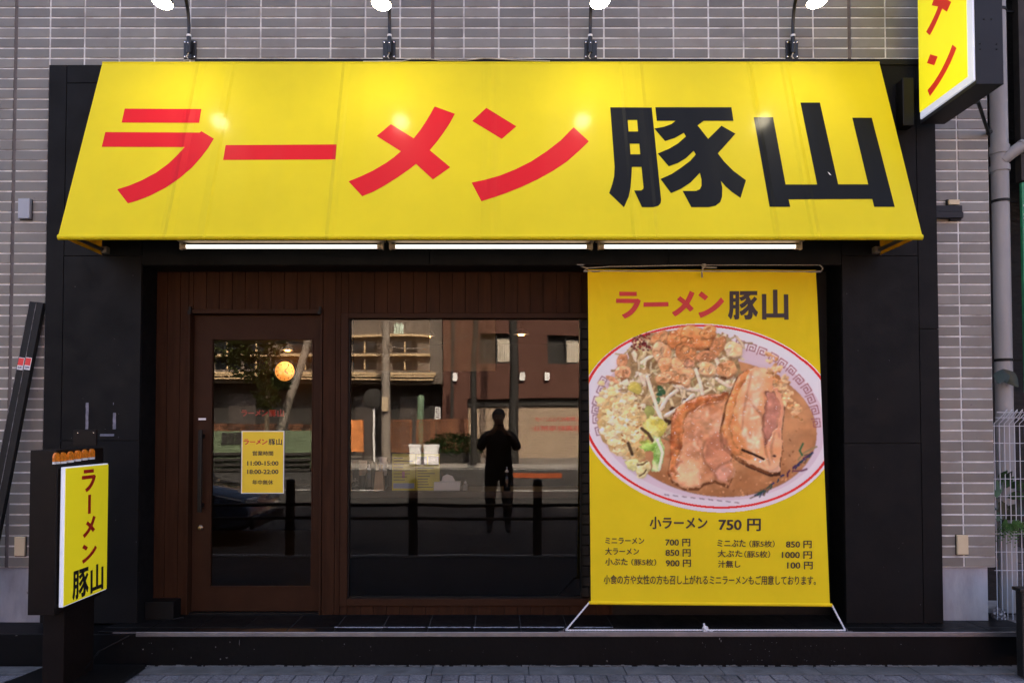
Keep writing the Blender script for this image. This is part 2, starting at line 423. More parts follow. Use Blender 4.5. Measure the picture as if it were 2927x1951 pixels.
# crusts of old mortar left on the tiles by the window
mc = M('mortar_crust', (0.34, 0.36, 0.40), 0.9, nscale=40, namp=0.4)
for a, b in ((956,1105),(1108,1215),(1222,1345),(1352,1480),(1487,1612),(1640,1752)):
    x0, x1 = P(a,1787,-.15).x, P(b,1787,-.15).x; mbq = MB(); n = 40
    top = [(x0+(x1-x0)*i/n, -0.150-random.uniform(0.004,0.016)*(0.4 if i in (0,n) else 1), ZS+0.0015) for i in range(n+1)]
    bot = [(x0+(x1-x0)*i/n, -0.150+random.uniform(0.000,0.010), ZS+0.0015) for i in range(n, -1, -1)]
    mbq.prism(top+bot, (0,0,-0.004)).build('mortar_crust', mc, stp)
# flaked, pale edge where the painted step meets the gutter
mbq = MB()
xx = P(380,1900,-.26).x
while xx < 3.5:
    w = random.uniform(0.004, 0.030)
    if random.random() < 0.85: mbq.box(xx, xx+w, -0.262-random.uniform(0.001,0.005), -0.258, 0.004, 0.007+random.uniform(0,0.008)**1.0*random.random())
    xx += w
mbq.build('flaked_edge', M('flaked_edge', (0.15,0.155,0.155), 0.9, nscale=30, namp=0.4), stp)

# ------------------------------------------------------------------ the shop building
shop = thing('shop_building', 'grey tiled shop building with black panels and brown timber front', 'building', (0, 0, 0))
CORN = 3.343
wall = MB()
wall.box(-30, CORN-0.004, 0.0025, 9, 2.62, 8.6)
wall.box(-30, -2.40, 0.0025, 0.25, 0.578, 2.62); wall.box(-30, -4.2, 0.25, 9, 0.578, 2.62)
wall.box(2.33, CORN-0.004, 0.0025, 9, 0.578, 2.62)
wall = wall.build('tiled_wall', m_mortar, shop)
base = MB()
base.box(-30, -2.45, 0.020, 0.25, -0.1, 0.577); base.box(-30, -4.22, 0.25, 8.9, -0.1, 0.577)
base.box(2.40, 3.305, 0.020, 8.9, -0.1, 0.577)
base.build('concrete_base', m_conc, shop, bevel=0.006)
xj = [-3.287,-3.054,-2.818,-2.579,-2.339,-2.097,-1.854,-1.615,-1.375,-1.136,-0.899,-0.661,-0.439,-0.225,0.014,0.256,0.493,0.733,0.972,1.209,1.448,1.688,1.927,2.164,2.411,2.657,2.896,3.134,3.343]
xj = [-3.287-0.2385*k for k in range(6,0,-1)] + xj
SEALS = (-3.287, -0.439, 2.411)
PZ = 0.0705
def zrow(k): return 4.384 - PZ*k
cnt = 0
rest = MB(); jobs = []
for i in range(len(xj)-1):
    a, b = xj[i], xj[i+1]
    ga = 0.012 if any(abs(a-s) < 1e-3 for s in SEALS) else 0.0058
    gb = 0.012 if any(abs(b-s) < 1e-3 for s in SEALS) else (0.0 if b > 3.34 else 0.0058)
    for k in range(-26, 54):
        z1 = zrow(k)-0.0056; z0 = zrow(k+1)+0.0056
        if z1 < 3.95 and -3.03 < (a+b)/2 < 2.93: continue
        infr = -3.6 < a and k >= -1
        right = a > 2.6
        if infr and (k <= 5 or right) and cnt < 300:
            cnt += 1; jobs.append((a+ga, b-gb, z0, z1))
        else: rest.box(a+ga, b-gb, -0.002+random.uniform(-0.0007,0.0007), 0.011, z0, z1)
for (a, b, z0, z1) in jobs:
    o = link('tile', tilebox(b-a, 0.013, z1-z0, 0.0018, 'tile'), wall, ((a+b)/2, 0.0045+random.uniform(-0.0008,0.0008), (z0+z1)/2), m_tile)
    o.rotation_euler.z = random.uniform(-0.003, 0.003)
rest.build('tile_field', m_tile, wall, kind='stuff')
for s in SEALS: box('sealant_joint', (s-0.0115, s+0.0115, 0.001, 0.0115, 0.578 if s < -3 else 3.96, 6.2), m_seal, wall)
# corner return tiles are white-edged in the photograph: the mortar arris
box('corner_arris', (CORN-0.006, CORN+0.001, 0.0, 0.011, 0.58, 6.2), m_mortar, wall)
# cladding panels of the surround, each a separate sheet with open joints
clad = MB()
clad.box(-3.015, -2.385, -0.050, 0.008, 0.222, 3.945); clad.box(2.317, 2.948, -0.050, 0.008, 0.222, 3.945); clad.box(-2.385, 2.317, -0.050, 0.008, 2.61, 3.945)
clad = clad.build('surround', m_gap, shop)
G = 0.0022
def panel(x0, x1, z0, z1, yb=-0.048): return box('panel', (x0+G, x1-G, -0.062, yb, z0+G, z1-G), m_panel, clad, bevel=0.0015)
for b in ((-3.022,-2.900,0.219,3.958),(-2.900,-2.377,3.832,3.958),(-2.900,-2.377,2.660,3.832),(-2.900,-2.377,1.425,2.660),(-2.900,-2.377,0.219,1.425),
          (2.822,2.954,2.170,3.958),(2.822,2.954,0.219,2.170),(2.309,2.822,2.660,3.958),(2.309,2.822,1.408,2.660),(2.309,2.822,0.219,1.408),
          (-2.377,-0.45,2.600,3.958),(-0.45,1.15,2.600,3.958),(1.15,2.309,2.600,3.958)): panel(*b)
box('reveal', (-2.400,-2.377,-0.047,0.175,0.219,2.60), m_panel, clad)
box('reveal', (2.309,2.332,-0.047,0.175,0.219,2.60), m_panel, clad)
box('soffit', (-2.377,2.309,-0.047,0.20,2.600,2.625), m_black, clad)
box('top_channel', (P(557,172,-.07).x, 2.86, -0.072, 0.002, P(1400,180,-.072).z-0.012, P(1400,168,-.072).z), m_black, clad, bevel=0.003)
# brown timber front
YF = 0.16
tb = thing  # (alias unused)
front = MB(); front.box(-2.377, -2.150, YF+0.012, YF+0.06, 0.219, 2.600); front.box(-2.15, -1.215, YF+0.012, YF+0.06, 2.33, 2.600)
front.box(-1.215, -1.085, YF+0.012, YF+0.06, 0.219, 2.600); front.box(-1.085, 0.80, YF+0.012, YF+0.06, 2.31, 2.600); front.box(-1.085, 0.80, YF+0.012, YF+0.06, 0.219, 0.30)
front = front.build('timber_front', m_gap, shop)
def board(x0, x1, z0, z1):
    if x1-x0 < 0.006: return
    o = box('board', (x0+0.0017, x1-0.0017, YF, YF+0.0125, z0, z1), m_brown, front, bevel=0.0012)
sx = [-1.124+0.0905*k for k in range(-14, 22)]
ZD = 2.318                              # underside of boards above the door
def boards(xa, xb, z0, z1):
    cuts = sorted([xa, xb] + [s for s in sx if xa+0.004 < s < xb-0.004])
    for a, b in zip(cuts[:-1], cuts[1:]): board(a, b, z0, z1)
boards(-2.377, -2.152, 0.221, 2.600)
boards(-2.152, -1.213, 2.338, 2.600)
boards(-1.213, -1.087, 0.221, 2.600)
boards(-1.087, 0.80, 2.312, 2.600)
boards(-1.087, 0.80, 0.221, 0.282)
df = MB(); df.box(-2.150,-2.136,YF-0.012,YF+0.09,0.221,2.336); df.box(-1.229,-1.215,YF-0.012,YF+0.09,0.221,2.336); df.box(-2.136,-1.229,YF-0.012,YF+0.09,2.306,2.336)
df.build('door_frame', m_brownp, shop, bevel=0.002)
# the door leaf
DX0, DX1, DZ0, DZ1 = -2.130, -1.234, 0.236, 2.302
GX0, GX1, GZ0, GZ1 = P(603,1300,.215).x, P(895,1300,.215).x, P(750,1677,.215).z, P(750,968,.215).z
YD = 0.205
d = MB(); d.box(DX0, GX0, YD, YD+0.04, DZ0, DZ1); d.box(GX1, DX1, YD, YD+0.04, DZ0, DZ1); d.box(GX0, GX1, YD, YD+0.04, DZ0, GZ0); d.box(GX0, GX1, YD, YD+0.04, GZ1, DZ1)
door = d.build('door', m_brownp, shop)
bd = MB()
w = 0.009
bd.box(GX0-0.0, GX0+w, YD-0.004, YD+0.02, GZ0, GZ1); bd.box(GX1-w, GX1, YD-0.004, YD+0.02, GZ0, GZ1); bd.box(GX0+w, GX1-w, YD-0.004, YD+0.02, GZ0, GZ0+w); bd.box(GX0+w, GX1-w, YD-0.004, YD+0.02, GZ1-w, GZ1)
bd.build('glazing_bead', m_brownp, door, bevel=0.002)
MB().add([(GX0,YD+.016,GZ0),(GX1,YD+.016,GZ0),(GX1,YD+.016,GZ1),(GX0,YD+.016,GZ1)], [(0,1,2,3)]).build('pane', m_glass, door, fix=False)
hx = P(573,1300,YD-.05).x; hz0 = P(573,1463,YD-.05).z; hz1 = P(573,1228,YD-.05).z
h = MB(); h.box(hx-0.014, hx+0.014, YD-0.062, YD-0.046, hz0, hz1); h.box(hx-0.010, hx+0.010, YD-0.048, YD, hz0+0.03, hz0+0.06); h.box(hx-0.010, hx+0.010, YD-0.048, YD, hz1-0.06, hz1-0.03)
h.build('handle', m_black, door, bevel=0.003)
lk = P(573,1507,YD); MB().lathe((lk.x, YD-0.012, lk.z), [(0.019,0.012),(0.018,0.004),(0.012,0.0),(0.011,-0.006),(0.004,-0.007)], 18, (0,1,0)).build('lock', M('brass_lock',(0.30,0.24,0.17),0.3,metal=1.0), door, smooth=True)
lb = P(578,1197,YD); box('label_plate', (lb.x-0.026, lb.x+0.026, YD-0.0015, YD+0.001, lb.z-0.007, lb.z+0.007), m_white, door)
box('threshold', (-2.136,-1.229,YF+0.02,YF+0.10,ZS,ZS+0.012), m_black, shop)
for hp in (543, 914):
    q = P(hp, 884, YF-.02); MB().box(q.x-0.006,q.x+0.010,YF-0.03,YF-0.001,q.z-0.03,q.z+0.02).box(q.x-0.012,q.x+0.004,YF-0.035,YF-0.028,q.z-0.036,q.z-0.01).build('hook', m_black, shop, bevel=0.002)
# the window
WX0, WX1, WZ0, WZ1 = P(996,1300,YG).x, P(1657,1300,YG).x, P(1300,1706,YG).z, P(1300,913,YG).z
XE = 0.80
wf = MB()
wf.box(-1.085, WX0+0.004, YF-0.012, YG+0.03, 0.284, 2.310); wf.box(WX0+0.004, XE, YF-0.012, YG+0.03, 0.284, WZ0); wf.box(WX0+0.004, XE, YF-0.012, YG+0.03, WZ1+0.003, 2.310)
win = wf.build('window', m_brownp, shop, bevel=0.003)
il = MB(); il.box(WX0+0.004, WX0+0.012, YF+0.01, YG+0.02, WZ0, WZ1+0.003); il.box(WX0+0.012, WX1, YF+0.01, YG+0.02, WZ0, WZ0+0.008); il.box(WX1, WX1+0.010, YF+0.012, YG+0.03, WZ0, WZ1+0.003)
il.build('frame', m_black, win)
MB().add([(WX0,YG,WZ0),(WX1,YG,WZ0),(WX1,YG,WZ1+.003),(WX0,YG,WZ1+.003)], [(0,1,2,3)]).build('pane', m_glass, win, fix=False)
pier = box('pier', (WX1+0.010, XE, YG+0.012, YG+0.05, WZ0, WZ1+0.003), m_gap, shop)
mbrk = M('dark_brick', (0.016,0.011,0.008), 0.7, nscale=20, namp=0.4, rand=0.4)
k = 0; zz = WZ0+0.004
while zz < WZ1-0.06:
    off = 0.0 if k % 2 else -0.055
    for xa in (WX1+0.012+off, WX1+0.122+off, WX1+0.232+off):
        a, b = max(xa, WX1+0.012), min(xa+0.104, XE-0.002)
        if b-a > 0.02: link('brick', tilebox(b-a, 0.02, 0.064, 0.003, 'brick'), pier, ((a+b)/2, YG+0.008+random.uniform(-.002,.002), zz+0.032), mbrk)
    zz += 0.072; k += 1
box('side_wall', (XE, 2.309, YF+0.01, YG+0.10, 0.219, 2.600), m_black, shop)
box('plinth_block', (-2.374,-2.180,0.035,YF-0.002,ZS,0.338), m_black, shop, bevel=0.004)
# the room behind the glass
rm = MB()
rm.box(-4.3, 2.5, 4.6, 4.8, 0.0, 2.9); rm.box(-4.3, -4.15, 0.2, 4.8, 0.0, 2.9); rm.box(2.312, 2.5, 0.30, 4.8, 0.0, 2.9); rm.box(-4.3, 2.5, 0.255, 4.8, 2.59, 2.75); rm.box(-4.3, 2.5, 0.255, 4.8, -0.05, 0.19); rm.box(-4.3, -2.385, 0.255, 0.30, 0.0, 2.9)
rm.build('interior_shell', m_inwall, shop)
# pale remains of a sign once taped to the left panel
mres = M('tape_residue', (0.19,0.19,0.23), 0.8, nscale=30, namp=0.3)
for (a,b,c_,d_) in ((547,567,1120,1290),(722,742,1185,1290),(640,730,1320,1335),(724,728,1120,1135)):
    q0 = P(a/2.24, 650+d_/2.24, -.0635); q1 = P(b/2.24, 650+c_/2.24, -.0635)
    pts = []; n = 8
    for i in range(n+1): pts.append((q0.x+random.uniform(-.0015,.0015), -.0635, q0.z+(q1.z-q0.z)*i/n))
    for i in range(n,-1,-1): pts.append((q1.x+random.uniform(-.0015,.0015), -.0635, q0.z+(q1.z-q0.z)*i/n))
    MB().prism(pts, (0,0.0012,0)).build('tape_residue', mres, clad)

# chips and scuffs in the black paint of the step and the panels
m_chip = M('paint_chip', (0.20,0.20,0.21), 0.9)
rc = random.Random(11)
def chip(px_, py_, w, h, y, par):
    q = P(px_, py_, y); n = 6; a0 = rc.uniform(0, 6)
    pts = [(q.x+w*rc.uniform(.5,1)*math.cos(a0+6.283*k/n), y, q.z+h*rc.uniform(.5,1)*math.sin(a0+6.283*k/n)) for k in range(n)]
    MB().prism(pts, (0, 0.0012, 0)).build('paint_chip', m_chip, par)
for a, b, w, h in ((1450,463,.004,.006),(1546,430,.003,.007),(1610,432,.0012,.022),(1285,535,.002,.008),(825,440,.0015,.009),(1525,535,.010,.004),(110,386,.009,.002),(1162,475,.001,.01),(815,370,.007,.002)):
    chip(a/2.353, 1651+b/2.353, w, h, -0.2592, stp)
for a in range(46): chip(rc.choice([rc.uniform(400,2850), rc.uniform(1980,2420)]), rc.uniform(1825,1890), rc.uniform(.0012,.005), rc.uniform(.001,.003), -0.2592, stp)
for a, b in ((1180,405),(1210,408),(1195,430),(1205,445)): chip(1560+a*900/2353+40, 1640+b*900/2353+20, .004, .010, -0.2592, stp)
for a in range(26): chip(rc.choice([rc.uniform(160,400), rc.uniform(2420,2660)]), rc.uniform(780,1760), rc.uniform(.001,.003), rc.uniform(.001,.005), -0.0632, clad)

# ------------------------------------------------------------------ awning
def awning_mat(name, c, rough, coat=0.35, transl=0.0):
    m = M(name, c, rough, coat=coat, nscale=1.5, namp=0.05, transl=transl)
    nt = m.node_tree; N = nt.nodes; L = nt.links; b = N['Principled BSDF']
    b.inputs['Coat Roughness'].default_value = 0.15; b.inputs['Specular IOR Level'].default_value = 0.10
    geo = N.new('ShaderNodeNewGeometry'); sep = N.new('ShaderNodeSeparateXYZ'); L.new(geo.outputs['Position'], sep.inputs[0])
    mr = N.new('ShaderNodeMapRange'); mr.inputs[1].default_value = AX0; mr.inputs[2].default_value = AX1; L.new(sep.outputs[0], mr.inputs[0])
    cr = N.new('ShaderNodeValToRGB'); cr.color_ramp.interpolation = 'EASE'
    els = cr.color_ramp.elements; els[0].position = 0; els[0].color = (0,0,0,1); els[1].position = 1; els[1].color = (0,0,0,1)
    for px_, wd, hh in ((572,.007,.9),(664,.005,.6),(990,.006,.8),(1402,.012,1.0),(1778,.005,.7),(1826,.005,.6),(2140,.005,.7),(2240,.005,.8)):
        t = (P(px_,185,-.08).x-AX0)/(AX1-AX0)
        for dt, v in ((-wd,0),(0,hh),(wd,0)):
            e = els.new(min(max(t+dt,0.001),0.999)); e.color = (v,v,v,1)
    L.new(mr.outputs[0], cr.inputs[0])
    mp = N.new('ShaderNodeMapping'); mp.inputs['Scale'].default_value = (3.2, 0.5, 0.28); L.new(geo.outputs['Position'], mp.inputs[0])
    nz = N.new('ShaderNodeTexNoise'); nz.inputs['Scale'].default_value = 1.0; nz.inputs['Detail'].default_value = 2.0; L.new(mp.outputs[0], nz.inputs['Vector'])
    ad = N.new('ShaderNodeMath'); ad.operation = 'MULTIPLY_ADD'; ad.inputs[1].default_value = 2.6; L.new(nz.outputs['Fac'], ad.inputs[0]); L.new(cr.outputs[0], ad.inputs[2])
    bp = N.new('ShaderNodeBump'); bp.inputs['Strength'].default_value = 1.0; bp.inputs['Distance'].default_value = 0.013
    L.new(ad.outputs[0], bp.inputs['Height']); L.new(bp.outputs[0], b.inputs['Normal'])
    return m
m_aw = awning_mat('awning_vinyl', YEL, 0.5, coat=0.15, transl=0.08)
m_awr = awning_mat('awning_red_print', (0.66,0.010,0.016), 0.5, coat=0.15)
m_awk = awning_mat('awning_black_print', (0.0045,0.0048,0.0052), 0.5, coat=0.12)
m_gus = M('gusset_vinyl', (0.80,0.50,0.03), 0.5, nscale=9, namp=0.25, transl=0.5)
awn = thing('awning', 'wide sloping yellow shop awning with big red and black Japanese lettering', 'awning', (0, -0.3, 2.667))
cn = MB()
T0 = A_TOPC + A_N*0.0; B0 = A_BOTC
def cpt(u, v, off): q = T0.lerp(B0, v) + A_N*(off); return (AX0+(AX1-AX0)*u, q.y, q.z)
cn.sheet(lambda u, v: cpt(u, v, 0.0), 40, 14)
cn.sheet(lambda u, v: cpt(1-u, v, -0.004), 40, 14)
canopy = cn.build('canopy', m_aw, awn, smooth=True, fix=False)
MB().tube([(AX0+(AX1-AX0)*i/40, B0.y+0.004, B0.z-0.006) for i in range(41)], 0.017, 14).build('hem', m_aw, awn, smooth=True)
MB().tube([(AX0+(AX1-AX0)*i/40, T0.y+0.004, T0.z+0.001) for i in range(41)], 0.008, 10).build('top_edge', m_aw, awn, smooth=True)
for sx_, nm in ((AX0, 'gusset'), (AX1, 'gusset')):
    e = 0.003 if sx_ < 0 else -0.003
    pts = [(sx_, -0.070, T0.z-0.03), (sx_, B0.y+0.012, B0.z), (sx_, -0.066, B0.z), (sx_, -0.066, T0.z-0.03)]
    MB().prism([Vector(p)+Vector((e,0,0)) for p in pts], (e, 0, 0)).build(nm, m_gus, awn)
    sg = 1 if sx_ < 0 else -1
    box('wall_bracket', (sx_+sg*0.02, sx_+sg*0.062, -0.11, -0.066, B0.z+0.005, B0.z+0.047), M('bracket_metal',(0.32,0.27,0.2),0.5,metal=0.4), awn, bevel=0.003)
    MB().tube([(sx_+sg*0.03, -0.07, B0.z+0.025), (sx_+sg*0.03, B0.y+0.03, B0.z+0.025)], 0.013, 8).build('side_bar', m_alu, awn, smooth=True)
box('front_rail', (AX0+0.03, AX1-0.03, B0.y+0.03, B0.y+0.055, B0.z+0.004, B0.z+0.03), m_alu, awn)
for px_ in (300+74, 1330, 1470, 1950, 2425):
    q = P(px_, 178, -.04); box('clip', (q.x-0.018, q.x+0.018, -0.062, -0.030, T0.z+0.006, T0.z+0.019), m_white, awn, bevel=0.003)
for k, lab in (('ra','red katakana stroke letter, first on the awning'), ('bar',None), ('me',None), ('n',None), ('buta',None), ('yama',None)):
    fn = lambda u, v: Vector((u, T0.y, T0.z)) + A_DIR*(-v) + A_N*0.0012
    glyph('letter', k, fn, m_awr if k in ('ra','bar','me','n') else m_awk, awn)
q = PP(2371, 496, T0+A_N*0.003, A_N)      # paint chip on the last letter
MB().prism([q+Vector((dx,0,0))+A_DIR*dv for dx,dv in ((-.010,-.012),(0,-.004),(.008,.014),(.002,.012),(-.004,.002))], A_N*0.001).build('chip', m_white, awn)

# ------------------------------------------------------------------ gooseneck spot lamps over the awning
m_arm = M('black_lamp_metal', (0.012,0.012,0.013), 0.35, nscale=30, namp=0.3)
lamps = ((545, 465, 8, 'leftmost black gooseneck lamp on the tiles, bending left over the awning'),
         (1113, 1090, 11, 'second gooseneck lamp from the left, its lit bulb above the awning'),
         (1688, 1715, 6, 'third gooseneck lamp from the left, its bulb just in frame'),
         (2262, 2335, 5, 'rightmost black gooseneck lamp, bending right towards the projecting sign'))
for (bpx, lpx, lpy, lab) in lamps:
    b = P(bpx, 140, 0.0); ls = P(lpx, lpy, -0.565); bx = b.x
    t = thing('spot_lamp', lab, 'lamp', (bx, 0, b.z), 'gooseneck spot lamps above the awning')
    zb0, zb1 = P(bpx,167,-.02).z, P(bpx,114,-.02).z
    pl = MB(); pl.box(bx-0.043, bx+0.043, -0.014, -0.0035, zb0, zb1)
    pl.build('wall_plate', m_arm, t, bevel=0.004)
    for sx_ in (-1, 1):
        for zz in (zb0+0.014, zb1-0.014):
            MB().lathe((bx+sx_*0.033, -0.0142, zz), [(0.0058,0),(0.0055,0.003),(0.002,0.005)], 10, (0,-1,0)).build('screw', m_steel, t, smooth=True)
    sgn = 1 if lpx > bpx else -1
    sxo = bx - 0.008*sgn
    MB().cyl((sxo,-0.050,zb0+0.022),(sxo,-0.050,zb1+0.004),0.0145,n=14).box(sxo-0.006,sxo+0.006,-0.045,-0.013,zb0+0.04,zb1-0.03).build('socket', m_arm, t, smooth=True)
    MB().lathe((sxo,-0.0645,(zb0+zb1)/2+0.02), [(0.005,0),(0.004,0.004),(0.001,0.005)], 10, (0,-1,0)).build('screw', m_steel, t, smooth=True)
    MB().cyl((sxo,-0.050,zb1+0.004),(sxo,-0.050,zb1+0.018),0.0155,n=16).build('collar', m_white, t, smooth=True)
    p0 = Vector((sxo,-0.050,zb1+0.018)); p3 = Vector((ls.x, -0.535, ls.z+0.16)); p4 = Vector((ls.x,-0.565,ls.z+0.08))
    ctr = [p0, p0+Vector((0,0,0.13)), p0+Vector(((ls.x-p0.x)*0.1,-0.02,0.27)), Vector((p0.x*0.5+ls.x*0.5, -0.30, p0.z+0.30)), Vector((ls.x, -0.52, ls.z+0.28)), p3]
    pts = []
    for i in range(25):
        tt = i/24; q = [c.copy() for c in ctr]
        while len(q) > 1: q = [q[j].lerp(q[j+1], tt) for j in range(len(q)-1)]
        pts.append(q[0])
    MB().tube(pts+[p4], 0.0115, 10).build('arm', m_arm, t, smooth=True)
    ax = Vector((0.10*sgn, -0.10, -1)).normalized()
    hd = MB().lathe(ls, [(0.018,-0.14),(0.026,-0.12),(0.030,-0.085),(0.046,-0.04),(0.061,-0.012),(0.064,0.0),(0.060,0.002)], 24, ax).build('shade', m_arm, t, smooth=True)
    MB().lathe(ls+ax*0.0025, [(0.0595,0.0),(0.052,0.008),(0.034,0.015),(0.0,0.018)], 24, ax).build('bulb', m_lampglow, t, smooth=True)
    MB().tube([(sxo,-0.05,zb0+0.022),(sxo-0.012,-0.055,zb0-0.006),(sxo+0.004,-0.06,zb0-0.030),(sxo+0.03*sgn,-0.06,zb0-0.036)], 0.0045, 6).build('cable', m_ropedirty, t, smooth=True)
cb = [(1008+30, 176),(1150,175),(1175,169),(1230,169),(1262,173),(1330,173),(1385,167),(1470,172),(1572,175)]
MB().tube([P(a, b_, -0.079) for a, b_ in cb], 0.0035, 6).build('cable', m_ropedirty, label='thin grey cable lying along the black channel above the awning', cat='cable', smooth=True)

# ------------------------------------------------------------------ fluorescent lamps under the awning
YT = -0.36
for i, (a, b_, lab) in enumerate(((515,1097,'left fluorescent tube lamp under the awning, above the door'), (1113,1694,'middle fluorescent tube lamp under the awning, above the window'), (1708,2291,'right fluorescent tube lamp under the awning, above the yellow banner'))):
    x0 = P(a,705,YT).x; x1 = P(b_,705,YT).x; zt = P(1400,705,YT).z
    t = thing('fluorescent_lamp', lab, 'lamp', ((x0+x1)/2, YT, zt+0.06), 'tube lamps under the awning')
    box('batten', (x0-0.01, x1+0.01, YT-0.028, YT+0.028, zt+0.030, zt+0.052), m_cream, t, bevel=0.003)
    for s_, xx in ((1, x0), (-1, x1)):
        box('lamp_holder', (xx, xx+s_*0.012, YT-0.018, YT+0.018, zt-0.020, zt+0.032), m_cream, t, bevel=0.004)
        MB().cyl((xx+s_*0.011, YT, zt), (xx+s_*0.040, YT, zt), 0.0185, 0.0165, 18).build('end_cap', m_cream, t, smooth=True)
    MB().cyl((x0+0.038, YT, zt), (x1-0.038, YT, zt), 0.0118, n=18).build('tube', m_tube, t, smooth=True)

# ------------------------------------------------------------------ picture printed on the banner (painted here, number by number)
PW, PH = 480, 380
BX0, BX1, BY0, BY1 = 1676.0, 2366.0, 918.0, 1470.0          # photograph pixels the print covers
def paint_bowl():
    rs = np.random.RandomState(3)
    gx, gy = np.meshgrid(np.linspace(BX0, BX1, PW), np.linspace(BY0, BY1, PH))
    img = np.zeros((PH, PW, 3)); H = np.zeros((PH, PW))
    def s2l(c): c = np.array(c)/255.0; return np.where(c <= .04045, c/12.92, ((c+.055)/1.055)**2.4)
    def smooth(a, r):
        for _ in range(1 if r == 1 else 2):
            for ax in (0, 1):
                pad = [(r+1, r) if k == ax else (0, 0) for k in (0, 1)]
                c = np.cumsum(np.pad(a, pad, mode='edge'), axis=ax)
                n = a.shape[ax]
                hi = np.take(c, np.arange(2*r+1, 2*r+1+n), axis=ax); lo = np.take(c, np.arange(0, n), axis=ax)
                a = (hi-lo)/(2*r+1)
        return a
    def fbm(sc, oct_=4):
        out = np.zeros((PH, PW)); amp = 1.0
        for o in range(oct_):
            n = int(sc*2**o)+2; g = rs.rand(n+1, n+1)
            fx = np.linspace(0, n-1e-3, PW); fy = np.linspace(0, n-1e-3, PH)
            ix = fx.astype(int); iy = fy.astype(int); tx = fx-ix; ty = (fy-iy)[:, None]
            tx = tx*tx*(3-2*tx); ty = ty*ty*(3-2*ty)
            a = g[np.ix_(iy, ix)]; b = g[np.ix_(iy, ix+1)]; c = g[np.ix_(iy+1, ix)]; d = g[np.ix_(iy+1, ix+1)]
            out += amp*((a*(1-tx)+b*tx)*(1-ty)+(c*(1-tx)+d*tx)*ty-0.5); amp *= 0.5
        return out
    GX, GY = gx, gy
    def win(x0, x1, y0, y1, pad=26):
        i0 = int((x0-BX0)/(BX1-BX0)*PW)-pad; i1 = int((x1-BX0)/(BX1-BX0)*PW)+pad; j0 = int((y0-BY0)/(BY1-BY0)*PH)-pad; j1 = int((y1-BY0)/(BY1-BY0)*PH)+pad
        i0 = min(max(i0, 0), PW-4); j0 = min(max(j0, 0), PH-4); i1 = max(min(i1, PW), i0+4); j1 = max(min(j1, PH), j0+4)
        return (slice(j0, j1), slice(i0, i1))
    FB = {}
    def tex(sc, sl):
        if sc not in FB: FB[sc] = fbm(sc)
        a = np.roll(FB[sc], (rs.randint(PH), rs.randint(PW)), (0, 1)) if False else FB[sc]
        return a[sl]
    def inpoly(pts):
        xs = [p[0] for p in pts]; ys = [p[1] for p in pts]; sl = win(min(xs), max(xs), min(ys), max(ys)); gx = GX[sl]; gy = GY[sl]
        m = np.zeros(gx.shape, bool); n = len(pts)
        for i in range(n):
            x0, y0 = pts[i]; x1, y1 = pts[(i+1) % n]
            if y0 == y1: continue
            c = ((gy < y0) != (gy < y1)) & (gx < (x1-x0)*(gy-y0)/(y1-y0)+x0)
            m ^= c
        return m, sl
    def wob(pts, amp, n=5):
        out = []
        for i in range(len(pts)):
            a = np.array(pts[i], float); b = np.array(pts[(i+1) % len(pts)], float)
            for k in range(n):
                q = a+(b-a)*k/n
                if k: q = q+rs.uniform(-amp, amp, 2)
                out.append(tuple(q))
        return out
    def put(ms, colr, hgt, dome=4, grain=0.0, c2=None, gsc=14):
        mask, sl = ms if isinstance(ms, tuple) else (ms, (slice(0, PH), slice(0, PW)))
        mf = mask.astype(float); soft = np.clip(smooth(mf, 1 if hgt is not None else 2), 0, 1)[..., None]
        base = np.ones(mask.shape+(3,))*s2l(colr)*rs.uniform(0.93, 1.07)
        if c2 is not None:
            f = np.clip(tex(gsc, sl)*1.6+0.5, 0, 1)[..., None]; base = base*(1-f)+s2l(c2)*f
        if grain: base = base*(1+grain*tex(gsc*2, sl))[..., None]
        img[sl] = img[sl]*(1-soft)+base*soft
        if hgt is None: return
        d = np.clip(smooth(mf, dome)*1.9-0.9, 0, 1)**0.6
        H[sl] = np.where(mask, np.maximum(H[sl]*0.35, 0)+hgt*d, H[sl])
    def blob(cx, cy, rx, ry, ang, colr, hgt, **k):
        r = max(rx, ry)*1.25; sl = win(cx-r, cx+r, cy-r, cy+r); a = math.radians(ang); dx = GX[sl]-cx; dy = GY[sl]-cy
        u = (dx*math.cos(a)+dy*math.sin(a))/rx; v = (-dx*math.sin(a)+dy*math.cos(a))/ry
        th = np.arctan2(v, u); ph = rs.uniform(0, 6.28, 3)
        rad = 1+0.10*np.sin(2*th+ph[0])+0.08*np.sin(3*th+ph[1])+0.05*np.sin(5*th+ph[2])
        put(((u*u+v*v) < rad*rad, sl), colr, hgt, **k)
    def seg(pts, wd, colr, hgt=0, dome=2, **k):
        xs = [p[0] for p in pts]; ys = [p[1] for p in pts]; sl = win(min(xs)-wd, max(xs)+wd, min(ys)-wd, max(ys)+wd, 14); gx = GX[sl]; gy = GY[sl]
        m = np.zeros(gx.shape, bool)
        for (x0, y0), (x1, y1) in zip(pts[:-1], pts[1:]):
            dx, dy = x1-x0, y1-y0; L2 = dx*dx+dy*dy+1e-9
            t = np.clip(((gx-x0)*dx+(gy-y0)*dy)/L2, 0, 1)
            m |= ((gx-x0-t*dx)**2+(gy-y0-t*dy)**2) < wd*wd
        put((m, sl), colr, hgt, dome=dome, **k)
    za = lambda p: [(1670+x/3.016, 740+y/3.016) for x, y in p]
    zb = lambda p: [(1670+x/2.6133, 1220+y/2.6133) for x, y in p]
    th = math.radians(7.0)
    def ell(cx, cy, a, b): 
        dx = gx-cx; dy = gy-cy
        return ((dx*math.cos(th)+dy*math.sin(th))/a)**2+((-dx*math.sin(th)+dy*math.cos(th))/b)**2
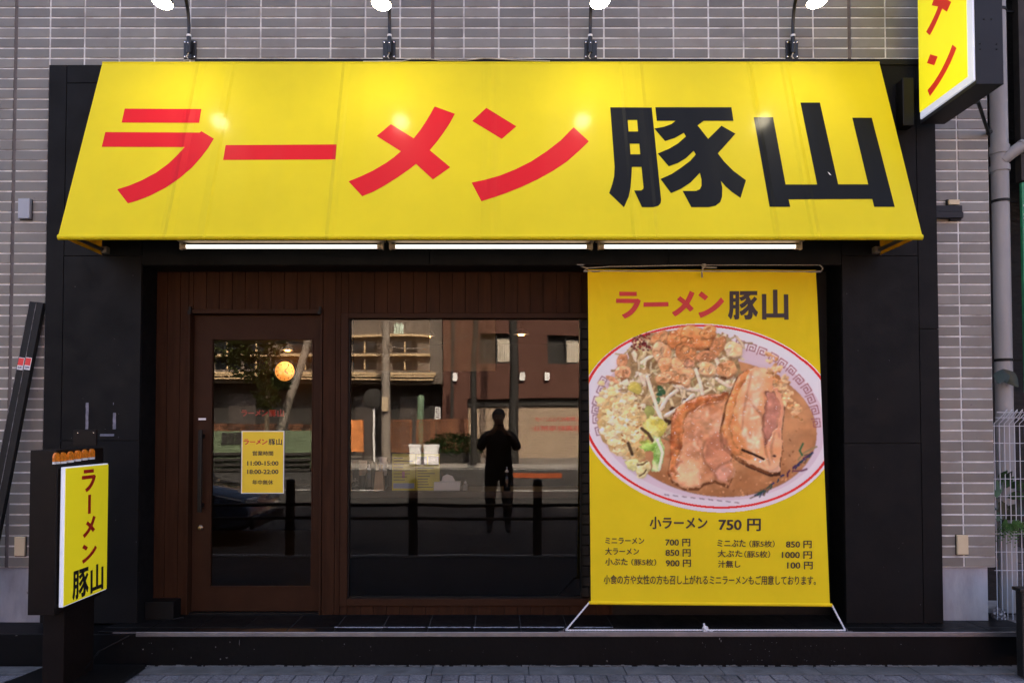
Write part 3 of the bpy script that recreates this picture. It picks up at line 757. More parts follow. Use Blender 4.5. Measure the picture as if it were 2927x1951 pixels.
    E0 = ell(2030, 1194, 374, 267)
    inside = E0 <= 1.0
    img[:] = s2l((228, 214, 210))
    img *= (1.0-0.10*np.clip((gy-1200)/270, -1, 1))[..., None]
    rim = ell(2030, 1190, 371, 261)
    img[(rim > 0.945) & (rim < 0.99)] = s2l((216, 52, 46))
    # inner wall shade and soup
    put(ell(2032, 1205, 330, 222) < 1, (212, 190, 190), 0)
    sp = ell(2045, 1222, 292, 196) < 1
    put(sp, (160, 110, 70), 2, dome=3, c2=(188, 138, 96), gsc=9, grain=0.25)
    # meander border
    def meander(cx, cy, ang, sz, colr=(158, 92, 88)):
        p = [(-1,1),(-1,-1),(1,-1),(1,.6),(-.4,.6),(-.4,-.35),(.4,-.35),(.4,.1)]
        a = math.radians(ang); q = [(cx+sz*(x*math.cos(a)-y*math.sin(a)), cy+sz*(x*math.sin(a)+y*math.cos(a))) for x, y in p]
        seg(q, 1.7, colr)
    for (x, y), an in zip(za([(1340,745),(1440,775),(1530,808),(1630,860),(1705,910),(1785,970),(1850,1050),(1915,1130),(1950,1215),(1985,1310),(2000,1420)]), (12,16,20,28,33,40,50,58,68,76,84)): meander(x, y, an, 11.5)
    for (x, y), an in zip(za([(165,1065),(150,1140),(112,1235),(105,1310),(110,1390),(135,1490)]), (-60,-66,-74,-82,-92,-104)): meander(x, y, an, 11.0, (150,110,112))
    for i in range(9):
        x = 1900+i*25; seg([(x, 1413+i*2.6), (x+12, 1415+i*2.6)], 1.6, (150, 120, 118))
    # phoenix painted on the wall
    for _ in range(38):
        t = rs.rand(); cx = 2330-t*165; cy = 1290+t*125; a = 2.35+rs.uniform(-.7,.7); l = rs.uniform(8, 24)
        seg([(cx,cy),(cx+l*.5*math.cos(a)+rs.uniform(-3,3),cy+l*.5*math.sin(a)),(cx+l*math.cos(a),cy+l*math.sin(a))], rs.uniform(1.2,3.0), [(52,52,90),(44,78,62),(120,92,60),(92,48,70),(40,60,80)][rs.randint(5)])
    seg(zb([(1600,250),(1640,200),(1700,170),(1740,150)]), 2.4, (150,128,84)); seg(zb([(1630,215),(1610,180),(1635,130)]), 3.0, (60,104,66)); seg(zb([(1560,330),(1620,330),(1665,315)]), 2.6, (110,60,80))
    # vegetables: bean sprouts and cabbage in a heap
    heap = za([(560,640),(470,690),(400,850),(300,1030),(330,1250),(480,1450),(700,1560),(900,1400),(1000,1230),(1250,1180),(1330,1000),(1320,800),(1250,680),(1000,600)])
    put(inpoly(wob(heap, 6)), (140, 112, 76), 3, dome=9, c2=(176, 150, 110), gsc=20, grain=0.5)
    hp = np.array(heap)
    for n_ in range(380):
        cx, cy = rs.uniform(1790, 2112), rs.uniform(955, 1245)
        if cx > 1985 and cy > 1135: continue
        if cx+cy*0.55 < 2345: continue
        a = rs.uniform(0.2, 3.0); l = rs.uniform(16, 56); cv = rs.uniform(-.6, .6)
        c = [(214,196,160),(196,174,130),(226,212,184),(186,168,116),(166,138,96),(150,122,84),(206,190,150)][rs.randint(7)]
        seg([(cx,cy),(cx+l*.5*math.cos(a),cy+l*.5*math.sin(a)),(cx+l*math.cos(a+cv),cy+l*math.sin(a+cv))], rs.uniform(2.2,5.0), c, rs.uniform(3,7), dome=3, grain=.2)
    for _ in range(34):
        cx, cy = rs.uniform(1795,2112), rs.uniform(965,1150); s = rs.uniform(9, 20); n = rs.randint(5, 8); a0 = rs.rand()*6
        put(inpoly(wob([(cx+s*rs.uniform(.5,1.2)*math.cos(a0+6.283*k/n), cy+s*.7*rs.uniform(.5,1.2)*math.sin(a0+6.283*k/n)) for k in range(n)], 2, 3)), [(206,188,136),(218,202,164),(188,182,118),(196,172,126),(172,146,104)][rs.randint(5)], rs.uniform(4,8), dome=4, grain=0.35, c2=(226,210,176), gsc=30)
    for (x, y, rx, ry, an, c) in ((1890,1118,16,9,60,(70,104,66)),(1885,1130,9,6,20,(48,88,62)),(1815,1112,24,14,30,(206,192,96)),(1855,1180,14,20,10,(166,168,96)),(1782,1150,18,10,-30,(210,200,120)),(1878,1150,8,14,30,(92,126,78))):
        blob(x, y, rx, ry, an, c, 5, dome=4, grain=0.4)
    # chilli dusting and dark gaps at the back of the heap
    for _ in range(60): blob(1812+rs.uniform(-8,46), 1000-rs.uniform(0,46)+rs.uniform(-6,6), rs.uniform(2,6), rs.uniform(2,4), rs.uniform(0,180), [(122,40,42),(150,62,50),(96,34,36)][rs.randint(3)], 3, dome=2, grain=.4)
    for (x,y,rx,ry) in ((1776,1084,9,18),(2022,997,24,9),(2068,1078,10,8),(1930,1180,20,10),(1905,1210,14,10),(1960,1150,10,8),(2000,1060,12,7)): blob(x,y,rx,ry,rs.uniform(0,60),(84,58,38),1,dome=3,grain=.5)
    for p in ([(540,1020),(580,1150),(640,1330),(690,1450)],[(700,1360),(830,1290),(940,1180)],[(800,1100),(900,1130),(990,1140)],[(960,960),(1000,1080),(1020,1190)],[(660,1300),(720,1200),(800,1140)],[(480,1000),(520,1090)],[(1140,1040),(1200,1080),(1250,1110)],[(1130,850),(1160,930),(1150,1000)],[(860,1240),(930,1290),(920,1350)]):
        seg(za(p), 5.0, (224,206,184), 8, dome=3, grain=.25)
    # seasoned back fat and simmered pieces on top
    def chunk(x, y, rx, ry, an, c, c2, h=10):
        c = tuple(0.55*a+0.45*b for a, b in zip(c, (206,152,106))); c2 = tuple(0.6*a+0.4*b for a, b in zip(c2, (230,188,146)))
        (cx, cy), = za([(x, y)]); blob(cx, cy, rx/3.016, ry/3.016, an, c, h, dome=7, c2=c2, gsc=22, grain=.35)
        seg([(cx-rx/4, cy+ry/3.4), (cx, cy+ry/3.0), (cx+rx/4, cy+ry/3.6)], 2.2, (120,74,42), None)
        for _ in range(4):
            t = rs.uniform(0, 6.283); r = math.sqrt(rs.rand())*0.75
            blob(cx+rx/3.016*r*math.cos(t), cy+ry/3.016*r*math.sin(t), rx/3.016*rs.uniform(.15,.4), ry/3.016*rs.uniform(.15,.45), rs.uniform(0,180), [c, c2][rs.randint(2)], h*rs.uniform(.8,1.05), dome=5, c2=c2, gsc=30, grain=.35)
    for a in ((650,690,90,55,-20,(176,112,66),(206,148,98)),(820,700,110,100,0,(186,108,52),(214,146,84)),(970,690,160,95,12,(180,100,44),(212,138,72)),(880,830,105,95,40,(178,104,54),(208,142,82)),(1070,640,80,60,-10,(188,110,52),(218,148,82)),
              (665,810,80,95,10,(206,150,104),(228,186,146)),(790,970,150,110,22,(200,138,88),(224,174,126)),(700,1030,90,55,-20,(204,146,98),(226,182,138)),(1150,760,60,100,20,(150,90,50),(186,122,74)),(1040,850,95,50,0,(150,92,56),(186,124,82)),
              (330,890,45,75,20,(170,104,66),(208,146,102)),(330,990,75,65,0,(186,124,84),(218,164,120)),(265,1060,75,32,30,(180,126,86),(212,162,120)),(1060,960,90,60,20,(204,164,110),(224,194,150)),(1230,960,85,80,40,(176,116,70),(208,150,98)),
              (1290,790,80,75,30,(220,202,158),(234,220,184)),(900,910,50,36,0,(170,104,78),(202,146,116)),(870,1060,42,62,-40,(192,138,94),(218,172,130))): chunk(*a)
    # minced garlic mound
    put(inpoly(wob(za([(190,1140),(280,1110),(330,1190),(420,1230),(520,1330),(540,1500),(500,1560),(560,1640),(480,1760),(380,1740),(250,1680),(150,1560),(110,1420),(130,1260)]), 6)), (186,152,98), 4, dome=8, grain=.4, c2=(212,184,130), gsc=24)
    for _ in range(230):
        t = rs.rand(); ang = rs.uniform(0, 6.283); r = math.sqrt(rs.rand())
        cx = 1772+52*r*math.cos(ang)+(t-.5)*40; cy = 1195+88*r*math.sin(ang)+(t-.5)*75
        if cy > 1305 and cx < 1745: continue
        c = [(236,220,170),(226,204,146),(240,230,194),(208,180,120),(218,194,142),(232,210,150)][rs.randint(6)]
        n = rs.randint(4, 7); s = rs.choice([5,7,9,12,15]); a0 = rs.rand()*6
        put(inpoly([(cx+s*rs.uniform(.5,1.3)*math.cos(a0+6.283*k/n), cy+s*.8*rs.uniform(.5,1.3)*math.sin(a0+6.283*k/n)) for k in range(n)]), c, rs.uniform(3, 8), dome=4, grain=.2)
    for _ in range(14): blob(rs.uniform(1745,1840), rs.uniform(1150,1290), rs.uniform(2,6), rs.uniform(1.5,3), rs.uniform(0,180), (176,118,56), 4, dome=2)
    # cabbage leaves at the front
    for pts, c, c2 in (([(500,1440),(560,1360),(640,1370),(720,1420),(690,1520),(600,1560),(520,1520)],(200,188,86),(226,218,140)), ([(460,1600),(540,1560),(640,1580),(640,1700),(560,1640)],(166,174,78),(204,206,124))):
        put(inpoly(wob(za(pts), 4)), c, 7, dome=6, c2=c2, gsc=30, grain=.4)
    for pts, c, c2 in (([(520,70),(570,90),(600,160),(590,260),(560,340),(500,330),(520,230),(520,150)],(140,180,84),(206,220,160)), ([(410,150),(470,120),(540,140),(520,190),(450,190)],(140,182,76),(180,208,110)), ([(300,260),(380,240),(440,300),(400,340),(330,320)],(200,196,126),(226,220,160)), ([(390,280),(470,250),(500,300),(440,390),(390,380)],(212,196,138),(232,220,176))):
        put(inpoly(wob(zb(pts), 3)), c, 7, dome=5, c2=c2, gsc=26, grain=.35)
    seg(zb([(545,100),(585,200),(560,320)]), 4, (218,226,192), 7, dome=3); seg(zb([(415,370),(450,350),(465,325)]), 2.2, (96,72,36)); seg(zb([(400,290),(440,285),(470,262)]), 2.5, (120,96,50))
    for p in ([(430,20),(480,60),(510,110)],[(330,130),(360,210)]): seg(zb(p), 4.5, (96,74,50), 1, grain=.5)
    # pork slices
    p1 = zb([(655,-30),(680,-120),(760,-180),(900,-230),(1080,-250),(1060,-60),(1040,60),(1120,190),(1090,260),(1130,330),(1080,440),(980,400),(900,420),(860,455),(750,455),(660,400),(625,330),(650,220)])
    put(inpoly([(x-2, y+8) for x, y in p1]), (112, 70, 40), 2, dome=6)
    put(inpoly(wob(p1, 3)), (190, 130, 90), 9, dome=14, c2=(216, 164, 124), gsc=12, grain=.4)
    def streaks(poly, n, cols_, ang, spread, lmin, lmax, wmax, h):
        q = np.array(poly); m, sl = inpoly(poly); ys, xs = np.nonzero(m)
        if len(xs) == 0: return
        for _ in range(n):
            k = rs.randint(len(xs)); cx = GX[sl][ys[k], xs[k]]; cy = GY[sl][ys[k], xs[k]]; a = ang+rs.normal()*spread; l = rs.uniform(lmin, lmax); cv = rs.normal()*.35
            e = (cx+l*math.cos(a+cv), cy+l*math.sin(a+cv))
            seg([(cx,cy),(cx+l*.5*math.cos(a),cy+l*.5*math.sin(a)),e], rs.uniform(.8, wmax), cols_[rs.randint(len(cols_))], None, dome=2, grain=.3)
    sk = zb([(655,-30),(680,-120),(760,-180),(900,-230),(1080,-250),(1075,-200),(900,-170),(780,-100),(740,0),(735,150),(690,260),(720,380),(640,340),(650,220)])
    put(inpoly(wob(sk, 4)), (164, 96, 54), 10, dome=6, c2=(206, 136, 80), gsc=24, grain=.5)
    inner1 = zb([(760,-60),(980,-170),(1040,-120),(1030,60),(900,160),(860,280),(880,400),(740,400),(700,260),(780,120)])
    streaks(inner1, 80, [(222,170,138),(206,148,112),(230,184,152),(190,126,92),(214,158,120)], 2.0, .45, 8, 30, 4.5, 10)
    streaks(sk, 50, [(196,118,62),(160,88,44),(214,144,86),(184,106,54)], 2.2, .5, 8, 22, 4, 10)
    p2 = za([(1480,930),(1600,960),(1690,1050),(1730,1250),(1700,1480),(1710,1600),(1690,1720),(1690,1830),(1600,1840),(1500,1800),(1400,1760),(1300,1700),(1200,1620),(1185,1490),(1235,1250),(1330,1020),(1400,960)])
    put(inpoly([(x+1, y+13) for x, y in p2]), (74, 44, 26), 1, dome=5)
    put(inpoly([(x-7, y+5) for x, y in p2]), (120, 72, 40), 1, dome=5)
    put(inpoly(wob(p2, 3)), (216, 156, 112), 11, dome=16, c2=(230, 180, 142), gsc=10, grain=.3)
    sk2 = za([(1400,960),(1430,975),(1350,1120),(1290,1300),(1260,1480),(1300,1620),(1390,1720),(1300,1700),(1200,1620),(1185,1490),(1235,1250),(1330,1020)])
    put(inpoly(wob(sk2, 3)), (194, 120, 66), 12, dome=6, c2=(220, 154, 98), gsc=22, grain=.45)
    pinkm = za([(1560,1150),(1640,1150),(1690,1250),(1670,1420),(1600,1560),(1560,1640),(1530,1480),(1560,1330)])
    put(inpoly(wob(pinkm, 5)), (174, 118, 98), 11, dome=7, c2=(194, 136, 116), gsc=14, grain=.25)
    pale = za([(1470,960),(1560,1000),(1560,1120),(1480,1260),(1400,1330),(1420,1150)]); low = za([(1400,1340),(1520,1300),(1530,1560),(1480,1720),(1380,1660),(1330,1500)])
    streaks(pale, 40, [(230,182,148),(238,198,168),(216,162,126)], 2.05, .3, 10, 34, 4.5, 12); streaks(low, 50, [(232,182,146),(240,204,172),(214,156,116),(222,168,130)], 1.9, .4, 8, 28, 5, 12)
    streaks(pinkm, 26, [(186,130,112),(164,108,90),(204,148,126)], 1.8, .25, 8, 30, 2.5, 12); streaks(sk2, 40, [(208,138,78),(178,106,56),(226,162,104)], 1.9, .35, 8, 26, 3.5, 12)
    for p in ([(1460,1270),(1500,1310),(1530,1360),(1570,1370)],[(1540,1440),(1550,1520)],[(1400,1700),(1470,1720),(1560,1790)]): seg(za(p), 1.0, (150,96,70), None)
    for p in ([(840,60),(880,100),(860,140)],[(940,120),(990,60)],[(880,220),(900,300)],[(1010,300),(980,370)]): seg(zb(p), 1.1, (156,100,72), None)
    put(inpoly(wob(zb([(900,110),(1000,40),(1050,80),(1110,190),(1085,260),(1110,330),(1060,400),(980,380),(930,300),(880,260)]), 6)), (180,116,84), None, c2=(202,142,108), gsc=12, grain=.3)
    put(inpoly(wob(zb([(960,330),(1040,280),(1090,330),(1060,420),(990,390)]), 5)), (206,152,128), None, grain=.3)
    put(inpoly(wob(zb([(680,330),(760,260),(850,330),(860,430),(760,440),(690,400)]), 6)), (228,176,136), None, grain=.3)
    for p in ([(900,110),(880,190),(900,270),(960,330)],[(1090,260),(1010,290),(970,340),(990,390)],[(760,-90),(900,-150),(1040,-190)],[(700,60),(720,180),(690,300)]): seg(zb(p), 2.0, (132,78,50), None)
    put(inpoly(wob(za([(1230,1300),(1300,1280),(1340,1450),(1390,1600),(1480,1740),(1380,1730),(1260,1640),(1210,1500)]), 5)), (204,136,82), None, c2=(226,168,116), gsc=16, grain=.3)
    put(inpoly(wob(za([(1620,1080),(1690,1120),(1720,1300),(1700,1460),(1690,1560),(1640,1500),(1690,1300),(1660,1160)]), 4)), (212,152,120), None, grain=.3)
    for p in ([(1440,1000),(1400,1180),(1370,1340),(1360,1480)],[(1530,1480),(1560,1560),(1560,1660),(1600,1780)],[(1550,1150),(1570,1300),(1535,1440)],[(1450,1270),(1530,1360),(1550,1460)],[(1640,1500),(1610,1640),(1620,1740)]): seg(za(p), 1.8, (146,92,64), None)
    seg(zb([(1180,178),(1260,208),(1340,245)]), 3.5, (70,44,32), 1); blob(2214,1305,5,3,10,(90,50,60),2,dome=2)
    for (x, y) in ((1275,243),(1312,260)):
        (cx, cy), = zb([(x, y)]); blob(cx, cy, 3, 3, 0, (250,250,250), 2, dome=2)
    # fat crumbs by the right-hand slice
    for _ in range(80):
        t = rs.rand(); cx = 2200+82*t+rs.uniform(-16,16); cy = 1028+170*t+rs.uniform(-18,18)
        blob(cx, cy, rs.uniform(3,12), rs.uniform(3,8), rs.uniform(0,180), [(218,166,112),(200,138,80),(230,194,150),(180,120,68),(206,150,96)][rs.randint(5)], rs.uniform(3,8), dome=3, grain=.5, c2=(228,186,136), gsc=30)
    for _ in range(260):
        cx, cy = rs.uniform(1890,2300), rs.uniform(1200,1420)
        if H[min(max(int((cy-BY0)/(BY1-BY0)*PH),0),PH-1), min(max(int((cx-BX0)/(BX1-BX0)*PW),0),PW-1)] > 2.2 or not sp[min(max(int((cy-BY0)/(BY1-BY0)*PH),0),PH-1), min(max(int((cx-BX0)/(BX1-BX0)*PW),0),PW-1)]: continue
        blob(cx, cy, rs.uniform(1.5,5), rs.uniform(1.2,3), rs.uniform(0,180), [(206,152,104),(184,126,80),(150,96,56),(196,142,96)][rs.randint(4)], 2.2, dome=2)
    # light of the photograph that was printed
    Hs = smooth(H, 1)+0.75*fbm(55, 3)*(smooth((H > 3).astype(float), 2))
    gyH, gxH = np.gradient(Hs)
    nrm = np.stack([-gxH*0.26, -gyH*0.26, np.ones_like(Hs)], -1); nrm /= np.linalg.norm(nrm, axis=-1, keepdims=True)
    l = np.array([-0.40, -0.60, 0.75]); l /= np.linalg.norm(l)
    dif = nrm @ l
    occ = np.clip((smooth(Hs, 6)-Hs)*0.07, 0, 0.5)
    sh = np.clip(0.42+0.78*dif, 0.3, 1.2)*(1-occ)
    hv = l+np.array([0, 0, 1.0]); hv /= np.linalg.norm(hv)
    spc = np.clip(nrm @ hv, 0, 1)**60*(H > 2.5)*np.clip(fbm(45, 2)*3, 0, 1)
    img = img*1.06*sh[..., None]+(spc*0.45)[..., None]*np.array([1, .95, .85])
    wet = np.clip((fbm(110, 2)-0.40)*5, 0, 1)*(H > 4); img = img*(1-0.5*wet[..., None])+0.40*wet[..., None]
    g_ = img.mean(-1, keepdims=True); fd = np.clip(smooth((H > 1.2).astype(float), 2), 0, 1)[..., None]
    img = np.maximum(g_+(img-g_)*(1-0.06*fd), 0)*(1+fd*(np.array([1.02, 1.0, 0.88])-1)); img = img*(1-fd)+fd*(np.maximum(img, 0)/0.35)**1.14*0.36
    return np.clip(img*1.24, 0.004, 0.95), inside

# ------------------------------------------------------------------ the hanging banner
BTL, BTR, BBL, BBR = Vector((.612,-.035,2.574)), Vector((2.150,-.035,2.571)), Vector((.604,-.205,.378)), Vector((2.139,-.205,.364))
bn_n = (BTR-BTL).cross(BBL-BTL).normalized()
if bn_n.y > 0: bn_n = -bn_n
b_u = (BTR-BTL).normalized(); b_v = (BBL-BTL).normalized()
BW, BH = (BTR-BTL).length, (BBL-BTL).length
def bfold(u, v):
    d_ = 0.010*math.sin(math.pi*u)*math.sin(math.pi*v)*1.2
    for (u0, k, amp) in ((0.035, 0.30, 0.016), (0.985, -0.26, 0.018)):
        w_ = u-(u0+k*v); d_ += -amp*math.exp(-(w_/0.022)**2)*max(0, 1-v/0.42)**0.7*min(1, v/0.02)
    d_ += 0.008*math.sin(u*19+v*2)*max(0, 0.40-v)+0.0035*math.sin(v*9+u*2.5)*math.sin(u*3.1)
    d_ += -0.004*math.exp(-((u-0.03-(1-v)*0.5)/0.02)**2)*max(0, (v-0.88)/0.12)
    return d_
def bpt(u, v, lift=0.0): return BTL.lerp(BTR, u).lerp(BBL.lerp(BBR, u), v) + bn_n*(bfold(u, v)+lift)
def buv(px, py):
    q = PP(px, py, BTL, bn_n)-BTL; return q.dot(b_u)/BW, q.dot(b_v)/BH
def bpx(px, py, lift=0.0025): return bpt(*buv(px, py), lift)
banner = thing('banner', 'tall yellow hanging banner with a printed ramen bowl and price list', 'banner', (1.38, -0.205, 0.37))
m_cloth = M('banner_cloth', (0.98,0.74,0.016), 0.65, spec=0.12, nscale=2, namp=0.05, bump=0.0003, bscale=250, transl=0.12)
bn = MB(); bn.sheet(lambda u, v: bpt(u, v), 80, 110)
cloth = bn.build('cloth', m_cloth, banner, smooth=True, fix=False)
MB().tube([bpt(-0.018+1.04*i/20, 0.004, -0.006) for i in range(21)], 0.008, 10).build('top_rod', m_alu, banner, smooth=True)
MB().tube([bpt(-0.008+1.016*i/20, 0.995, 0.0) for i in range(21)], 0.011, 10).build('bottom_rod', m_cloth, banner, smooth=True)
box('hem_fold', (0,0,0,0,0,0), m_cloth) if False else None
img, inside = paint_bowl()
pu = np.zeros((PH, PW, 2)); vs_ = []
k00, k10, k01, k11 = buv(BX0,BY0), buv(BX1,BY0), buv(BX0,BY1), buv(BX1,BY1)
idx = -np.ones((PH, PW), int); cols = []
for j in range(PH):
    v_ = j/(PH-1)
    for i in range(PW):
        u_ = i/(PW-1)
        uu = (k00[0]*(1-u_)+k10[0]*u_)*(1-v_)+(k01[0]*(1-u_)+k11[0]*u_)*v_
        vv = (k00[1]*(1-u_)+k10[1]*u_)*(1-v_)+(k01[1]*(1-u_)+k11[1]*u_)*v_
        if inside[j, i] and -0.003 < uu < 1.003:
            idx[j, i] = len(vs_); vs_.append(bpt(min(max(uu,0.0005),0.9995), vv, 0.0018)); cols.append(img[j, i])
fs_ = []
for j in range(PH-1):
    for i in range(PW-1):
        q = (idx[j,i], idx[j+1,i], idx[j+1,i+1], idx[j,i+1])
        if min(q) >= 0: fs_.append(tuple(int(t) for t in q))
mb = MB(); mb.v = [tuple(p) for p in vs_]; mb.f = fs_
m_print = M('bowl_print', (1,1,1), 0.6, spec=0.12, attr='print')
bowl = mb.build('bowl_print', m_print, banner, smooth=False, fix=False)
bowl.data.shade_smooth()
ca = bowl.data.color_attributes.new('print', 'FLOAT_COLOR', 'POINT')
arr = np.ones((len(cols), 4), np.float32); arr[:, :3] = np.array(cols)
ca.data.foreach_set('color', arr.ravel())
m_bred = M('banner_red_ink', (0.62,0.030,0.022), 0.55); m_bblk = M('banner_dark_ink', (0.032,0.016,0.012), 0.55)
o0 = bpx(1761,914); src = gbox(LOGO)
fnL = affine(src, (1761,914,0), (2254-1761,0,0), (0,829-914,0))
for k in LOGO:
    glyph('letter', k, lambda u, v: bpx(fnL(u,v).x, fnL(u,v).y, 0.0035), m_bred if k in ('ra','bar','me','n') else m_bblk, banner)
def btext(s, x0, x1, y0, y1, bold=0.02):
    p0, p1 = (1670+x0/2.6133, 1220+y1/2.6133), (1670+x1/2.6133, 1220+y0/2.6133)
    text('lettering', s, (p0[0], p0[1], 0), (p1[0]-p0[0], 0, 0), (0, p1[1]-p0[1], 0), m_bblk, banner, bold, lift=lambda q, l: bpx(q.x, q.y, 0.003+0.00018*l))
for a in PRICES: btext(*a)
# ropes that hold it
def rope(name, pts, r, mat, label):
    n = 5; mb_ = MB(); out = []
    pts = [Vector(p) for p in pts]
    for a, b_ in zip(pts[:-1], pts[1:]):
        m_ = max(2, int((b_-a).length/0.006))
        for i in range(m_): out.append(a.lerp(b_, i/m_))
    out.append(pts[-1])
    rr = [r*(1+0.16*math.sin(i*2.1)) for i in range(len(out))]
    mb_.tube(out, rr, 7)
    return mb_
def knot(mb_, c, s, r):
    c = Vector(c)
    for ax, ph in (((1,0.2,0.3),0),((0.3,1,0.4),1),((0.2,0.4,1),2),((0.8,0.1,-0.6),3)):
        d_ = Vector(ax).normalized(); a = d_.orthogonal().normalized(); b_ = d_.cross(a)
        mb_.tube([c+(a*math.cos(6.283*i/14)*s+b_*math.sin(6.283*i/14)*s*0.72)+d_*0.3*s*math.sin(2*6.283*i/14+ph) for i in range(14)], r, 7, closed=True)
YR = -0.055
hl, hr = P(1662,757,-.062), P(2351,762,YR)
tl, tr_ = bpt(-0.012,0.003,0.004), bpt(1.02,0.004,0.004)
r1 = rope('rope', [hl+Vector((0,-.006,-.012)), P(1678,766,YR), P(1740,762,YR), P(2010,757,YR), P(2200,757,YR), P(2344,757,YR), P(2352,766,YR), tr_], 0.0042, m_ropedirty, '')
knot(r1, P(2012,760,YR-.005), 0.013, 0.005)
r1.tube([P(2010,764,YR-.01), P(2006,778,YR-.014), P(2007,793,YR-.012)], 0.0055, 7); r1.tube([P(2018,764,YR-.01), P(2048,765,YR-.012)], 0.005, 7); r1.tube([P(1678,766,YR), tl], 0.005, 7)
r1.build('rope', m_ropedirty, smooth=True, label='dirty grey rope knotted along the top of the yellow banner', cat='rope')
hk = MB().tube([hl+Vector((-.012,0.0,.0)), hl+Vector((-.006,-.012,-.012)), hl+Vector((.006,-.014,-.014)), hl+Vector((.012,-.006,-.002)), hl+Vector((.012,0,.004))], 0.0022, 6).box(hl.x-.03,hl.x+.02,-.0635,-.0615,hl.z-.001,hl.z+.004)
hk.build('hook', m_alu, label='small metal hook in the header by the top left banner corner', cat='hook', smooth=True)
YB = -0.248; zb_ = ZS+0.007
bl, br = bpt(-0.008,0.995,0.002), bpt(1.008,0.995,0.002)
el, er = P(1617,1795,YB), P(2416,1799,YB)
el.z = er.z = zb_
r2 = rope('rope', [bl, el, Vector(((el.x+er.x)/2, YB, zb_+0.001)), er, br], 0.0056, m_rope, '')
kc = P(2015,1791,YB); knot(r2, (kc.x, YB-.004, zb_+.010), 0.016, 0.0062)
r2.tube([(kc.x-.004,YB-.006,zb_+.018),(kc.x-.008,YB-.004,zb_+.045)], 0.0062, 7); r2.tube([(kc.x+.01,YB-.01,zb_+.004),(kc.x+.045,YB-.012,zb_-.001)], 0.006, 7)
r2.build('rope', m_rope, smooth=True, label='white rope tied along the step below the yellow banner', cat='rope')
for q, lab in ((el,'metal eye at the left end of the white rope on the step'), (er,'metal eye at the right end of the white rope on the step')):
    s_ = -1 if q is el else 1
    MB().tube([q+Vector((0.010*math.cos(6.283*i/12)+s_*.006, 0, 0.010*math.sin(6.283*i/12))) for i in range(12)], 0.002, 6, closed=True).box(q.x+s_*.012-.0,q.x+s_*.045,YB-.008,YB+.008,ZS+0.0005,ZS+.003).build('rope_eye', m_alu, smooth=True, label=lab, cat='eye bolt')

# ------------------------------------------------------------------ opening-hours notice on the door glass
YN = YD+0.0105
zc = lambda x, y: (580+x/3.135, 950+y/3.135)
def np3(x, y, lift=0.0): a, b_ = zc(x, y); return P(a, b_, YN-lift)
notice = thing('notice', 'yellow opening-hours notice taped to the door glass', 'notice', np3(536,1440))
q0, q1 = np3(342,1440), np3(730,880)
box('paper', (q0.x, q1.x, YN, YN+0.001, q0.z, q1.z), m_paper, notice)
q0, q1 = np3(350,1433), np3(722,887)
box('yellow_print', (q0.x, q1.x, YN-0.0008, YN-0.0001, q0.z, q1.z), M('notice_yellow',(0.84,0.60,0.020),0.5), notice)
src = gbox(['ra','bar','me','n']); a0, a1, a2 = np3(365,1005,.0014), np3(580,1005,.0014), np3(365,953,.0014)
f1 = affine(src, a0, a1-a0, a2-a0)
for k in ('ra','bar','me','n'): glyph('letter', k, f1, m_bred, notice)
src = gbox(['buta','yama']); a0, a1, a2 = np3(588,1006,.0014), np3(710,1006,.0014), np3(588,950,.0014)
f2 = affine(src, a0, a1-a0, a2-a0)
for k in ('buta','yama'): glyph('letter', k, f2, m_signblk, notice)
for s, x0, x1, y0, y1, bd_ in HOURS:
    a0, a1, a2 = np3(x0,y1,.0014), np3(x1,y1,.0014), np3(x0,y0,.0014)
    text('lettering', s, a0, a1-a0, a2-a0, m_signblk, notice, bd_)

# ------------------------------------------------------------------ the lit stand sign at the left
m_dkbr = M('dark_brown_metal', (0.006,0.0036,0.003), 0.5, spec=0.2, nscale=8, namp=0.25, rvar=0.08)
m_sgy = M('lit_yellow_acrylic', (0.66,0.58,0.012), 0.35, emit=0.026, ecol=(0.95,0.80,0.02))
m_sgw = M('lit_white_acrylic', (0.66,0.68,0.74), 0.35, emit=0.035, ecol=(0.75,0.80,1.0))
XB = -2.428
st = thing('stand_sign', 'lit yellow pavement sign in a dark brown housing on a post', 'sign', (-2.53, -0.6, 0))
HX0, HX1 = -2.612, -2.464
hs = MB(); hs.box(HX0, HX1, -0.842, -0.800, 0.470, 1.386); hs.box(HX0, HX1-0.006, -0.800, -0.335, 0.470, 1.386)
hs.build('housing', m_dkbr, st, bevel=0.003)
lbx = box('light_box', (HX1+0.010, XB-0.003, -0.818, -0.352, 0.506, 1.290), m_sgw, st, bevel=0.004)
box('spacer', (HX1-0.005, HX1+0.0095, -0.815, -0.36, 0.52, 1.28), m_black, st)
ya, yb_ = -0.812, -0.354
box('sign_face', (XB-0.003, XB, ya, yb_, 0.512, 1.283), m_sgy, st, bevel=0.001)
def sglyph(k, xl, xr, zlo, zhi, mat, parent, xp):
    y0, y1 = PX(xl, 1500, xp).y, PX(xr, 1500, xp).y
    src = gbox([k]); glyph('letter', k, affine(src, (xp, y0, zlo), (0, y1-y0, 0), (0, 0, zhi-zlo)), mat, parent)
XL = XB+0.0015
def zx(px, py): return PX(px, py, XL).z
m_sred = M('stand_red', (0.42,0.012,0.012), 0.4)
sglyph('ra', 232, 272, zx(248,1405.7), zx(252,1341), m_sred, st, XL)
sglyph('vbar', 251, 259, zx(255,1467), zx(255,1413), m_sred, st, XL)
sglyph('me', 237, 273, zx(240,1537), zx(270,1472), m_sred, st, XL)
sglyph('n', 236, 278, zx(241,1609), zx(262,1549), m_sred, st, XL)
sglyph('buta', 210, 256, zx(216,1713), zx(240,1622), m_signblk, st, XL)
